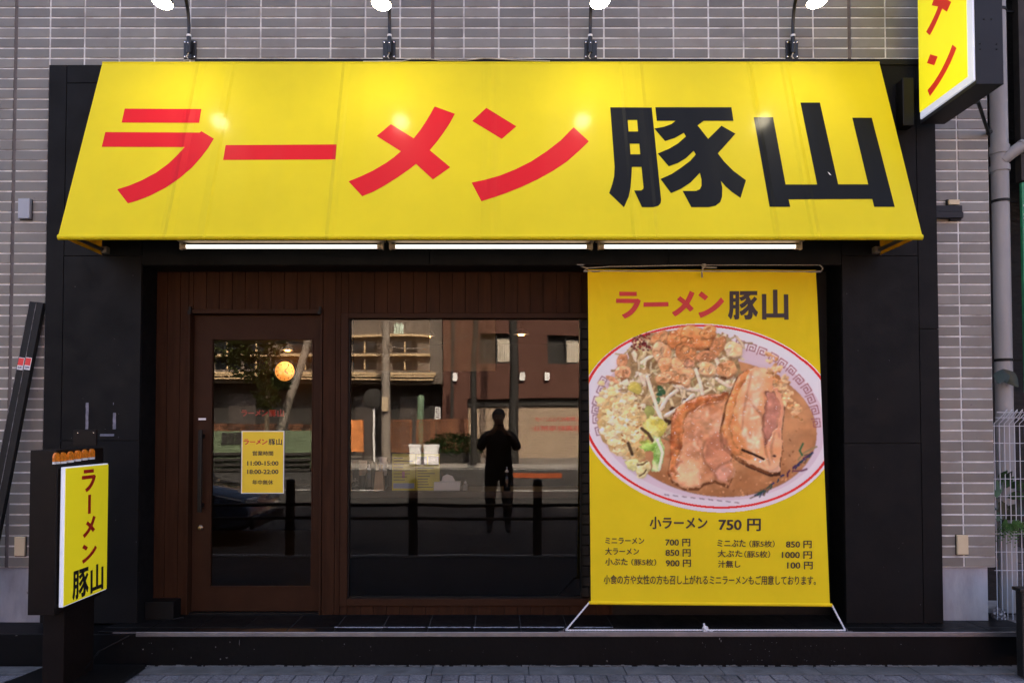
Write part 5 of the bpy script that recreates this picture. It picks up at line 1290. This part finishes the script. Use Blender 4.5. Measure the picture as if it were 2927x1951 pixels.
# ------------------------------------------------------------------ across the road, seen only in the glass
S = 31.0
YO = YG-S
m_gbl = M('opposite_render', (0.13,0.105,0.085), 0.85, nscale=0.8, namp=0.2)
m_trim = M('opposite_trim', (0.50,0.36,0.20), 0.6)
m_dk = M('opposite_dark', (0.02,0.018,0.016), 0.8)  # one dark colour shared by recess, frames, poles and fittings
def rb(x0, x1, y0, y1, s, depth=0.3):
    a, b_ = R(x0, y1, s), R(x1, y0, s); return (a.x, b_.x, a.y-depth, a.y, a.z, b_.z)
gb = thing('opposite_building', 'grey building with pale ledges reflected at left in the window', 'building', (-14, YO-4, 0))
xe = R(1266,1000,S).x
box('wall', (-34, xe-0.02, YO-8, YO-0.3, R(1000,1092,S).z, 9.0), m_gbl, gb)
box('shop_recess', (-34, xe-0.02, YO-8, YO-1.6, 0, R(1000,1092,S).z), m_dk, gb)
for (y0, y1, xr) in ((958,964,1228),(1010,1016,1228),(1061,1068,1243),(1070,1074,1240),(1079,1083,1236)):
    a, b_ = R(1000,y1,S), R(1000,y0,S); box('ledge', (-33.5, R(xr,1000,S).x, YO-0.3, YO+0.05, a.z, b_.z), m_trim, gb)
a, b_ = R(1122,958,S), R(1153,923,S)
text('lettering', '館', (b_.x, YO-0.28, a.z), (a.x-b_.x,0,0), (0,0,b_.z-a.z), M('pale_green_sign',(0.5,0.62,0.52),0.5), gb, .03)
bb = thing('brick_building', 'red brick building with curtained windows reflected at right in the window', 'building', (4, YO-4, 0))
m_rbr = M('opposite_brick', (0.080,0.030,0.019), 0.85, nscale=14, namp=0.3, stretch=(1,1,3.5))
shx0, shx1 = R(1338,1200,S).x, R(1662,1200,S).x; zsh = R(1500,1161,S).z; zhd = R(1500,1139,S).z
wz0, wz1 = R(1500,1038,S).z, R(1500,956,S).z
wins = [(R(1369,1000,S).x, R(1467,1000,S).x), (R(1563,1000,S).x, R(1670,1000,S).x), (8.0, 10.0)]
mbw = MB(); x0 = xe; X1 = 30
mbw.box(x0, X1, YO-8, YO, wz1, 9.0); mbw.box(x0, X1, YO-8, YO, zhd, wz0)
cur = x0
for a, b_ in wins: mbw.box(cur, a, YO-8, YO, wz0, wz1); cur = b_
mbw.box(cur, X1, YO-8, YO, wz0, wz1); mbw.box(x0, shx0, YO-8, YO, 0, zhd); mbw.box(shx1+0.8, X1, YO-8, YO, 0, zhd)
mbw.build('wall', m_rbr, bb)
m_curt = M('curtain', (0.55,0.50,0.42), 0.8)
for a, b_ in wins:
    w = box('window', (a, b_, YO-0.5, YO-0.35, wz0, wz1), m_dk, bb)
    mbf = MB(); mbf.box(a, a+.06, YO-.34, YO-.1, wz0, wz1); mbf.box(b_-.06, b_, YO-.34, YO-.1, wz0, wz1); mbf.box(a+.06, b_-.06, YO-.34, YO-.1, wz0, wz0+.06); mbf.box(a+.06, b_-.06, YO-.34, YO-.1, wz1-.06, wz1); mbf.box((a+b_)/2-.03,(a+b_)/2+.03, YO-.33, YO-.12, wz0+.06, wz1-.06)
    mbf.build('frame', m_dk, w)
    mbc = MB(); mbc.sheet(lambda u, v: ((a+b_)/2+.04+((b_-a)/2-.1)*u, YO-.3+.03*math.sin(u*40), wz0+.1+(wz1-wz0-.3)*v), 40, 2); mbc.build('curtain', m_curt, w, fix=False, smooth=True)
box('garage_head', (shx0, shx1+.8, YO-.6, YO-.25, zsh, zhd), m_dk, bb)
mbs = MB(); z_ = 0.01; k = 0
m_shut = M('shutter_slats', (0.36,0.27,0.19), 0.5, nscale=2, namp=0.1)
sh = box('roller_shutter', (shx0, shx1+.8, YO-.45, YO-.40, 0.0, zsh), m_dk, bb)
while z_ < zsh-.05:
    box('slat', (shx0+.02, shx1+.78, YO-.40, YO-.375, z_, z_+.068), m_shut, sh, bevel=0); z_ += .078
m_rtx = M('shutter_red', (0.42,0.05,0.035), 0.6)
for s, y0, y1, xa, xb_ in (('駐車場出入口につき',1191,1204,1530,1665),('前面駐車禁止',1216,1232,1520,1668)):
    a, b_ = R(xa, y1, S-.4), R(xb_, y0, S-.4)
    text('lettering', s, (b_.x, YO-.37, a.z), (a.x-b_.x,0,0), (0,0,b_.z-a.z), m_rtx, sh, .02)
def pole(px, top, bot_s, r, label, mat, lean=0.0):
    a = R(px, 1000, bot_s); t = thing('utility_pole', label, 'pole', (a.x, a.y, 0), 'poles across the road')
    MB().cyl((a.x,a.y,0),(a.x+lean,a.y,top),r,r*.72,14).build('shaft', mat, t, smooth=True)
    return a, t
m_cpole = M('concrete_pole', (0.22,0.19,0.16), 0.8, nscale=2, namp=0.15)
a, t = pole(1103, 10, 26, .20, 'pale concrete utility pole reflected at left in the window', m_cpole); box('junction_box', (a.x-.12,a.x+.12,a.y+.16,a.y+.38,2.2,2.8), m_cream, t)
pole(1356, 9, 24, .13, 'slim dark pole reflected beside the photographer', m_dk)
pole(1468, 9.5, 25, .20, 'dark utility pole reflected in front of the brick wall', m_dk)
a0 = R(806,1210,24); a1 = R(880,970,24)
t = thing('leaning_pole', 'pale leaning pole reflected at the right of the door glass', 'pole', (a0.x, a0.y, 0)); d_ = (a1-a0).normalized(); g0 = a0-d_*(a0.z/d_.z)
MB().cyl(g0, a1+d_*4, .17, .13, 14).build('shaft', m_cpole, t, smooth=True)
MB().tube([R(1100,985,26)]+[R(1110+k*12, 990+7*math.sin(k/10*3.1), 25.5) for k in range(1,10)]+[R(1340,958,24)], .02, 5).build('overhead_cable', m_cpole, smooth=True, label='slack overhead cable reflected between the two poles', cat='cable')
# trellis screens
m_lat = M('trellis_wood', (0.20,0.075,0.03), 0.7, nscale=3, namp=0.2)
def trellis(x0, x1, y0, y1, s, label, n=None):
    a, b_ = R(x0,y1,s), R(x1,y0,s); w = b_.x-a.x; h = b_.z-a.z; y_ = a.y
    t = thing('trellis', label, 'trellis', ((a.x+b_.x)/2, y_, 0), 'trellis screens across the road')
    for c_ in ((a.x,a.x+.07,a.z,b_.z),(b_.x-.07,b_.x,a.z,b_.z),(a.x+.07,b_.x-.07,a.z,a.z+.06),(a.x+.07,b_.x-.07,b_.z-.06,b_.z)): box('rail', (c_[0],c_[1],y_-.04,y_+.04,c_[2],c_[3]), m_lat, t)
    st_ = .145; mbl = MB(); k = -int(h/st_)-1
    while k*st_ < w:
        for sg in (1,-1):
            pts = []
            for (u, v) in ((k*st_, 0), (k*st_+h, h)):
                pts.append((u, v))
            (u0, v0), (u1, v1) = pts
            if u0 < 0: v0 += -u0; u0 = 0
            if u1 > w: v1 -= (u1-w); u1 = w
            if u1-u0 > .05:
                X0, X1_ = (a.x+u0, a.x+u1) if sg == 1 else (b_.x-u0, b_.x-u1)
                p0 = Vector((X0,y_+.012*sg,a.z+v0)); p1 = Vector((X1_,y_+.012*sg,a.z+v1))
                dd = (p1-p0).normalized(); mbl.obox((p0+p1)/2, dd, (0,1,0), dd.cross(Vector((0,1,0))), (p1-p0).length/2, .008, .018)
        k += 1
    lo = mbl.build('lattice', m_lat, t); lo['kind'] = 'stuff'
trellis(1112,1177,1199,1292,27,'single brown trellis screen reflected left of the double one')
trellis(1190,1238,1199,1290,27,'left half of the brown trellis pair reflected in the window')
trellis(1239,1289,1199,1290,27,'middle brown trellis reflected in the window')
trellis(1290,1340,1199,1290,27,'right brown trellis beside the photographer in the window')
trellis(604,690,1210,1229,27,'low trellis strip reflected left in the door glass'); trellis(692,812,1211,1230,27,'low trellis strip reflected in the middle of the door glass'); trellis(824,893,1212,1236,27,'low trellis strip reflected right in the door glass')
# planter, boxes, posters and green hut
def foliage(name, parent, c_, rx, ry, rz, n, sz, mat, seed):
    rr = random.Random(seed); mbl = MB()
    for _ in range(n):
        u = rr.uniform(-1,1); th = rr.uniform(0,6.283); r_ = rr.uniform(.35,1)**.6; s_ = math.sqrt(1-u*u)
        q = Vector((c_.x+rx*r_*s_*math.cos(th), c_.y+ry*r_*s_*math.sin(th), c_.z+rz*r_*u))
        d1 = Vector((rr.uniform(-1,1),rr.uniform(-1,1),rr.uniform(-1,.6))).normalized(); d2 = d1.orthogonal().normalized(); w = sz*rr.uniform(.6,1.2)
        mbl.add([q, q+d1*w*.5+d2*w*.28, q+d1*w, q+d1*w*.5-d2*w*.28], [(0,1,2,3)])
    return mbl.build(name, mat, parent, fix=False)
bq = R(1300,1262,26); t = thing('planter', 'dark green bush in a planter reflected before the trellis', 'planter', (bq.x,bq.y,0)); box('trough', (bq.x-1.1,bq.x+1.1,bq.y-.25,bq.y+.25,0.006,.45), m_dk, t); foliage('bush', t, Vector((bq.x,bq.y,.75)), 1.25, .4, .55, 1500, .16, m_leaf, 2)
for x0, x1, lab in ((1168,1202,'left white storage box reflected at the far kerb'), (1212,1255,'right white storage box reflected at the far kerb')):
    b6 = rb(x0,x1,1269,1298,24.5,.5); t = thing('white_box', lab, 'box', ((b6[0]+b6[1])/2,b6[2],0)); box('body', (b6[0],b6[1],b6[2],b6[3],.006,max(b6[5]-.12,.2)), m_white, t, bevel=.03); box('lid', (b6[0]-.02,b6[1]+.02,b6[2]-.02,b6[3]+.02,max(b6[5]-.115,.205),max(b6[5],.3)), m_white, t, bevel=.02)
b6 = rb(996,1041,1199,1293,28,.1); t = thing('poster_board', 'orange poster board reflected at the left edge of the window', 'poster', ((b6[0]+b6[1])/2,b6[2],0)); box('board', b6, M('orange_board',(0.62,0.22,0.06),.6,nscale=3,namp=.4), t); box('leg', (b6[0],b6[0]+.06,b6[2],b6[3],0,b6[4]), m_dk, t); box('leg', (b6[1]-.06,b6[1],b6[2],b6[3],0,b6[4]), m_dk, t)
b6 = rb(596,888,1230,1361,22,2.0); t = thing('green_hut', 'low green hut with windows reflected in the door glass', 'hut', ((b6[0]+b6[1])/2,b6[2],0)); m_grn = M('hut_green',(0.11,0.15,0.085),.6,nscale=2,namp=.15)
box('body', (b6[0],b6[1],b6[2],b6[3],.006,b6[5]), m_grn, t)
for k in range(3): a = R(632+k*19,1267,22); c_ = R(632+k*19+17,1234,22); box('window', (a.x,c_.x,b6[3]+.002,b6[3]+.03,a.z,c_.z), m_dk, t)
for py_ in (1295,1312,1327,1342,1353): a = R(700,py_,21.8); box('rail', (b6[0],b6[1],b6[3]+.05,b6[3]+.12,a.z-.05,a.z+.05), m_dk, t)
a = R(765,1215,23); tr = thing('street_tree', 'slim street tree reflected in the middle of the door glass', 'tree', (a.x,a.y,0))
MB().tube([(a.x,a.y,0),(a.x-.05,a.y,2),(a.x+.05,a.y,4.2),(a.x-.1,a.y,6.5)], [.10,.09,.07,.03], 8).build('trunk', M('bark',(0.12,0.09,0.06),.9), tr, smooth=True)
m_tl = M('street_leaf',(0.045,0.055,0.014),.5,transl=.2)
for i, (px_, py_, rx, rz, n) in enumerate(((765,1140,.5,.55,190),(745,1073,.7,.3,160),(795,1090,.45,.35,140),(765,1060,.35,.5,120),(720,985,.9,.6,240),(640,985,1.1,.7,330),(780,985,.5,.5,120),(680,1030,.35,.6,110))):
    foliage('crown', tr, R(px_,py_,23), rx, .5, rz, n, .26, m_tl, 20+i)
b6 = R(1300,1350,19.5); c6 = R(1605,1350,19.5)
box('orange_barrier', (R(1440,1350,19).x, R(1606,1350,19).x, YG-19.2, YG-19.0, -.122, .02), M('orange_plastic',(0.30,0.06,0.012),.5), label='low orange barrier on the road, reflected at right in the window', cat='barrier')

# ------------------------------------------------------------------ parked car, its front corner reflected in the door
m_car = M('car_blue', (0.035,0.055,0.10), 0.22, coat=0.8); m_tyre = M('tyre', (0.012,0.012,0.012), .8); m_cglass = M('car_glass', (0.01,0.012,0.014), .06)
car = thing('parked_car', 'dark blue parked car, its bonnet reflected low in the door glass', 'car', (-5.4,-5.5,-.13))
CX, CYy = -3.40, -5.6
prof = [(0,.30),(-.02,.50),(-.12,.66),(-.95,.82),(-1.45,1.20),(-1.75,1.36),(-2.8,1.38),(-3.3,1.15),(-3.75,.92),(-3.82,.60),(-3.80,.28),(-3.3,.22),(-.4,.22)]
MB().prism([(CX+x_, CYy-.78, z_-.13) for x_, z_ in prof], (0,1.56,0)).build('body', m_car, car, bevel=.06, smooth=True)
for sy in (-.785, .775): MB().prism([(CX+x_, CYy+sy, z_-.13) for x_, z_ in ((-1.12,.86),(-1.55,1.18),(-1.8,1.28),(-2.75,1.29),(-3.15,1.10),(-3.3,.90))], (0,.012,0)).build('side_window', m_cglass, car)
MB().obox((CX-1.22,CYy,.90),(.5,0,-.40),(0,1,0),(.40,0,.5),.30,.66,.012).build('windscreen', m_cglass, car)
for x_ in (-.72,-3.05):
    for sy in (-.70,.70):
        w = MB().cyl((CX+x_,CYy+sy-.1,.185),(CX+x_,CYy+sy+.1,.185),.31,n=24).build('wheel', m_tyre, car, smooth=True)
        MB().cyl((CX+x_,CYy+sy-.105,.185),(CX+x_,CYy+sy+.105,.185),.19,n=20).build('rim', m_alu, w, smooth=True)
for sy in (-.55,.55): MB().obox((CX-.07,CYy+sy,.45),(.3,0,1),(0,1,0),(1,0,-.3),.07,.16,.03).build('headlight', m_white, car, bevel=.01)
box('bumper', (CX-.02,CX+.03,CYy-.74,CYy+.74,.10,.24), m_black, car, bevel=.02)

# ------------------------------------------------------------------ the person who took the photograph, mirrored in the window
def skin_body(joints, edges, root):
    me = bpy.data.meshes.new('body'); me.from_pydata([j[:3] for j in joints], [], edges)
    o = bpy.data.objects.new('tmp', me); col.objects.link(o)
    md = o.modifiers.new('skin', 'SKIN'); md.use_smooth_shade = True
    for i, j in enumerate(joints):
        sv = me.skin_vertices[0].data[i]; r = j[3]; sv.radius = (r, j[4] if len(j) > 4 else r); sv.use_root = (i == root)
    o.modifiers.new('sub', 'SUBSURF').levels = 2
    o.modifiers['sub'].render_levels = 2
    dg = bpy.context.evaluated_depsgraph_get(); ev = o.evaluated_get(dg); out = bpy.data.meshes.new_from_object(ev)
    bpy.data.objects.remove(o); return out
px_, py_ = 0.03, -5.36
def J(x, y, z, r, r2=None): return (px_+x, py_+y, z, r, r2 or r)
jo = [J(0,0,.92,.19,.15), J(0,0,1.12,.19,.14), J(0,.01,1.30,.20,.14), J(0,.02,1.42,.09,.08), J(0,.05,1.50,.052), J(0,.07,1.57,.075,.09), J(0,.08,1.66,.085,.10), J(0,.07,1.73,.06,.07)]
ed = [(0,1),(1,2),(2,3),(3,4),(4,5),(5,6),(6,7)]
for s in (-1, 1):
    n = len(jo); jo += [J(s*.19,.01,1.38,.085), J(s*.27,.10,1.20,.072), J(s*.17,.24,1.36,.052), J(s*.06,.30,1.48,.030)]
    ed += [(3,n),(n,n+1),(n+1,n+2),(n+2,n+3)]
    for k, (dx, dz, L_) in enumerate(((-.3,.9,.07),(-.6,.75,.08),(-.85,.45,.08),(-1,.1,.075),(.2,1,.06))):
        m_ = len(jo); jo += [J(s*(.06+dx*L_*.5),.315,1.48+dz*L_*.5,.0095), J(s*(.06+dx*L_),.325,1.48+dz*L_-.008*k*.2,.008)]; ed += [(n+3,m_),(m_,m_+1)]
    n = len(jo); jo += [J(s*.11,0,.84,.115), J(s*.12,.02,.48,.085), J(s*.125,-.01,.10,.048), J(s*.135,.09,.045,.042), J(s*.14,.16,.035,.034)]
    ed += [(0,n),(n,n+1),(n+1,n+2),(n+2,n+3),(n+3,n+4)]
pm_ = skin_body(jo, ed, 0)
person = thing('person', 'person in dark clothes photographing the shop, a dark reflection in the window', 'person', (px_, py_, 0))
for m_ in (M('dark_jacket',(0.012,0.012,0.014),.8), M('dark_trousers',(0.014,0.014,0.018),.8), M('skin_tone',(0.36,0.19,0.12),.5), M('dark_shoes',(0.01,0.01,0.01),.5)): pm_.materials.append(m_)
for p in pm_.polygons:
    c_ = p.center
    if c_.z > 1.475 or (c_.y-py_ > .275 and c_.z > 1.40): p.material_index = 2
    elif c_.z < .075: p.material_index = 3
    elif c_.z < .93: p.material_index = 1
pm_.transform(Matrix.Translation(-Vector((px_,py_,0)))); pm_.shade_smooth()
body = link('body', pm_, person)
hr_ = bmesh.new(); bmesh.ops.create_icosphere(hr_, subdivisions=3, radius=1.0)
mbh = MB().add([(px_+v.co.x*.098*(1+.05*math.sin(v.co.z*17+v.co.x*11)), py_+.055+v.co.y*.112, 1.675+max(v.co.z*.11, -.055 if v.co.y < .2 else .022)) for v in hr_.verts], [tuple(v.index for v in f.verts) for f in hr_.faces]); hr_.free()
mbh.build('hair', M('black_hair',(0.008,0.007,0.006),.6), person, smooth=True)
for s in (-1,1): MB().lathe((px_+s*.03,py_+.165,1.645),[(.011,0),(.009,.006),(.002,.009)],10,(0,1,0)).build('eye', m_white, body, smooth=True)
MB().add([(px_-.014,py_+.165,1.615),(px_+.014,py_+.165,1.615),(px_,py_+.195,1.612),(px_,py_+.165,1.655)],[(0,1,2),(0,2,3),(1,3,2),(0,3,1)]).build('nose', pm_.materials[2], body)
box('mouth', (px_-.024,px_+.024,py_+.155,py_+.166,1.582,1.590), M('lip',(0.25,0.08,0.07),.5), body)
ph = thing('phone', 'black phone held up by the person reflected in the window', 'phone', (px_, -5.04, 1.46))
box('case', (px_-.078,px_+.072,-5.052,-5.042,1.478,1.552), m_black, ph, bevel=.003)

# ------------------------------------------------------------------ more of the far side of the street
a = R(1069,1235,27); t = thing('road_mirror', 'round road mirror on a post reflected left of the trellis', 'mirror', (a.x,a.y,0)); z1 = R(1069,1137,27).z
MB().cyl((a.x,a.y,0),(a.x,a.y,z1+.3),.05,n=10).build('post', m_white, t, smooth=True)
MB().lathe((a.x,a.y+.06,z1), [(.42,0),(.44,.05),(.40,.10),(.2,.13)], 24, (0,1,0)).build('mirror', m_dk, t, smooth=True)
a = R(1201,1199,28.5); t = thing('green_post', 'pale green post reflected behind the trellis', 'post', (a.x,a.y,0)); MB().cyl((a.x,a.y,0),(a.x,a.y,R(1201,1132,28.5).z),.16,n=12).lathe((a.x,a.y,R(1201,1132,28.5).z),[(.16,0),(.12,.08),(.02,.12)],12).build('shaft', M('green_post',(0.14,0.22,0.14),.6), t, smooth=True)
b6 = rb(1244,1260,1163,1199,29.0,.35); t = thing('air_conditioner', 'white air conditioner unit reflected beside the brick building', 'air conditioner', ((b6[0]+b6[1])/2,b6[2],0)); box('case', b6, m_white, t, bevel=.02)
for k in range(5): box('slot', (b6[0]+.05,b6[1]-.05,b6[3]+.001,b6[3]+.012,b6[4]+.08+k*.1,b6[4]+.12+k*.1), m_dk, t)
box('stand', (b6[0]+.03,b6[1]-.03,b6[2]+.03,b6[3]-.03,0,b6[4]-.002), m_dk, t)
for x0, x1 in ((610,680),(690,760),(830,900),(1010,1075),(1120,1190)):
    for y0, y1 in ((975,1005),(1025,1052)):
        a, c_ = R(x0,y1,S), R(x1,y0,S); w = box('window', (a.x,c_.x,YO-.34,YO-.285,a.z,c_.z), m_cglass, gb)
        box('frame', ((a.x+c_.x)/2-.04,(a.x+c_.x)/2+.04,YO-.284,YO-.25,a.z,c_.z), m_trim, w)
for x0, x1 in ((1000,1060),(1130,1185),(620,700)):
    a, c_ = R(x0,1230,S), R(x1,1125,S); box('shop_door', (a.x,c_.x,YO-1.6,YO-1.5,0.01,c_.z), M('far_door',(0.06,0.05,0.045),.4), gb)
for px_ in (1302, 1490, 1560):
    a = R(px_,1075,S); box('wall_lamp', (a.x-.12,a.x+.12,YO+.002,YO+.2,a.z-.2,a.z+.2), m_white, bb)
box('drain', (R(1290,1000,S).x,R(1290,1000,S).x+.14,YO+.002,YO+.12,0,8.9), m_dk, bb)
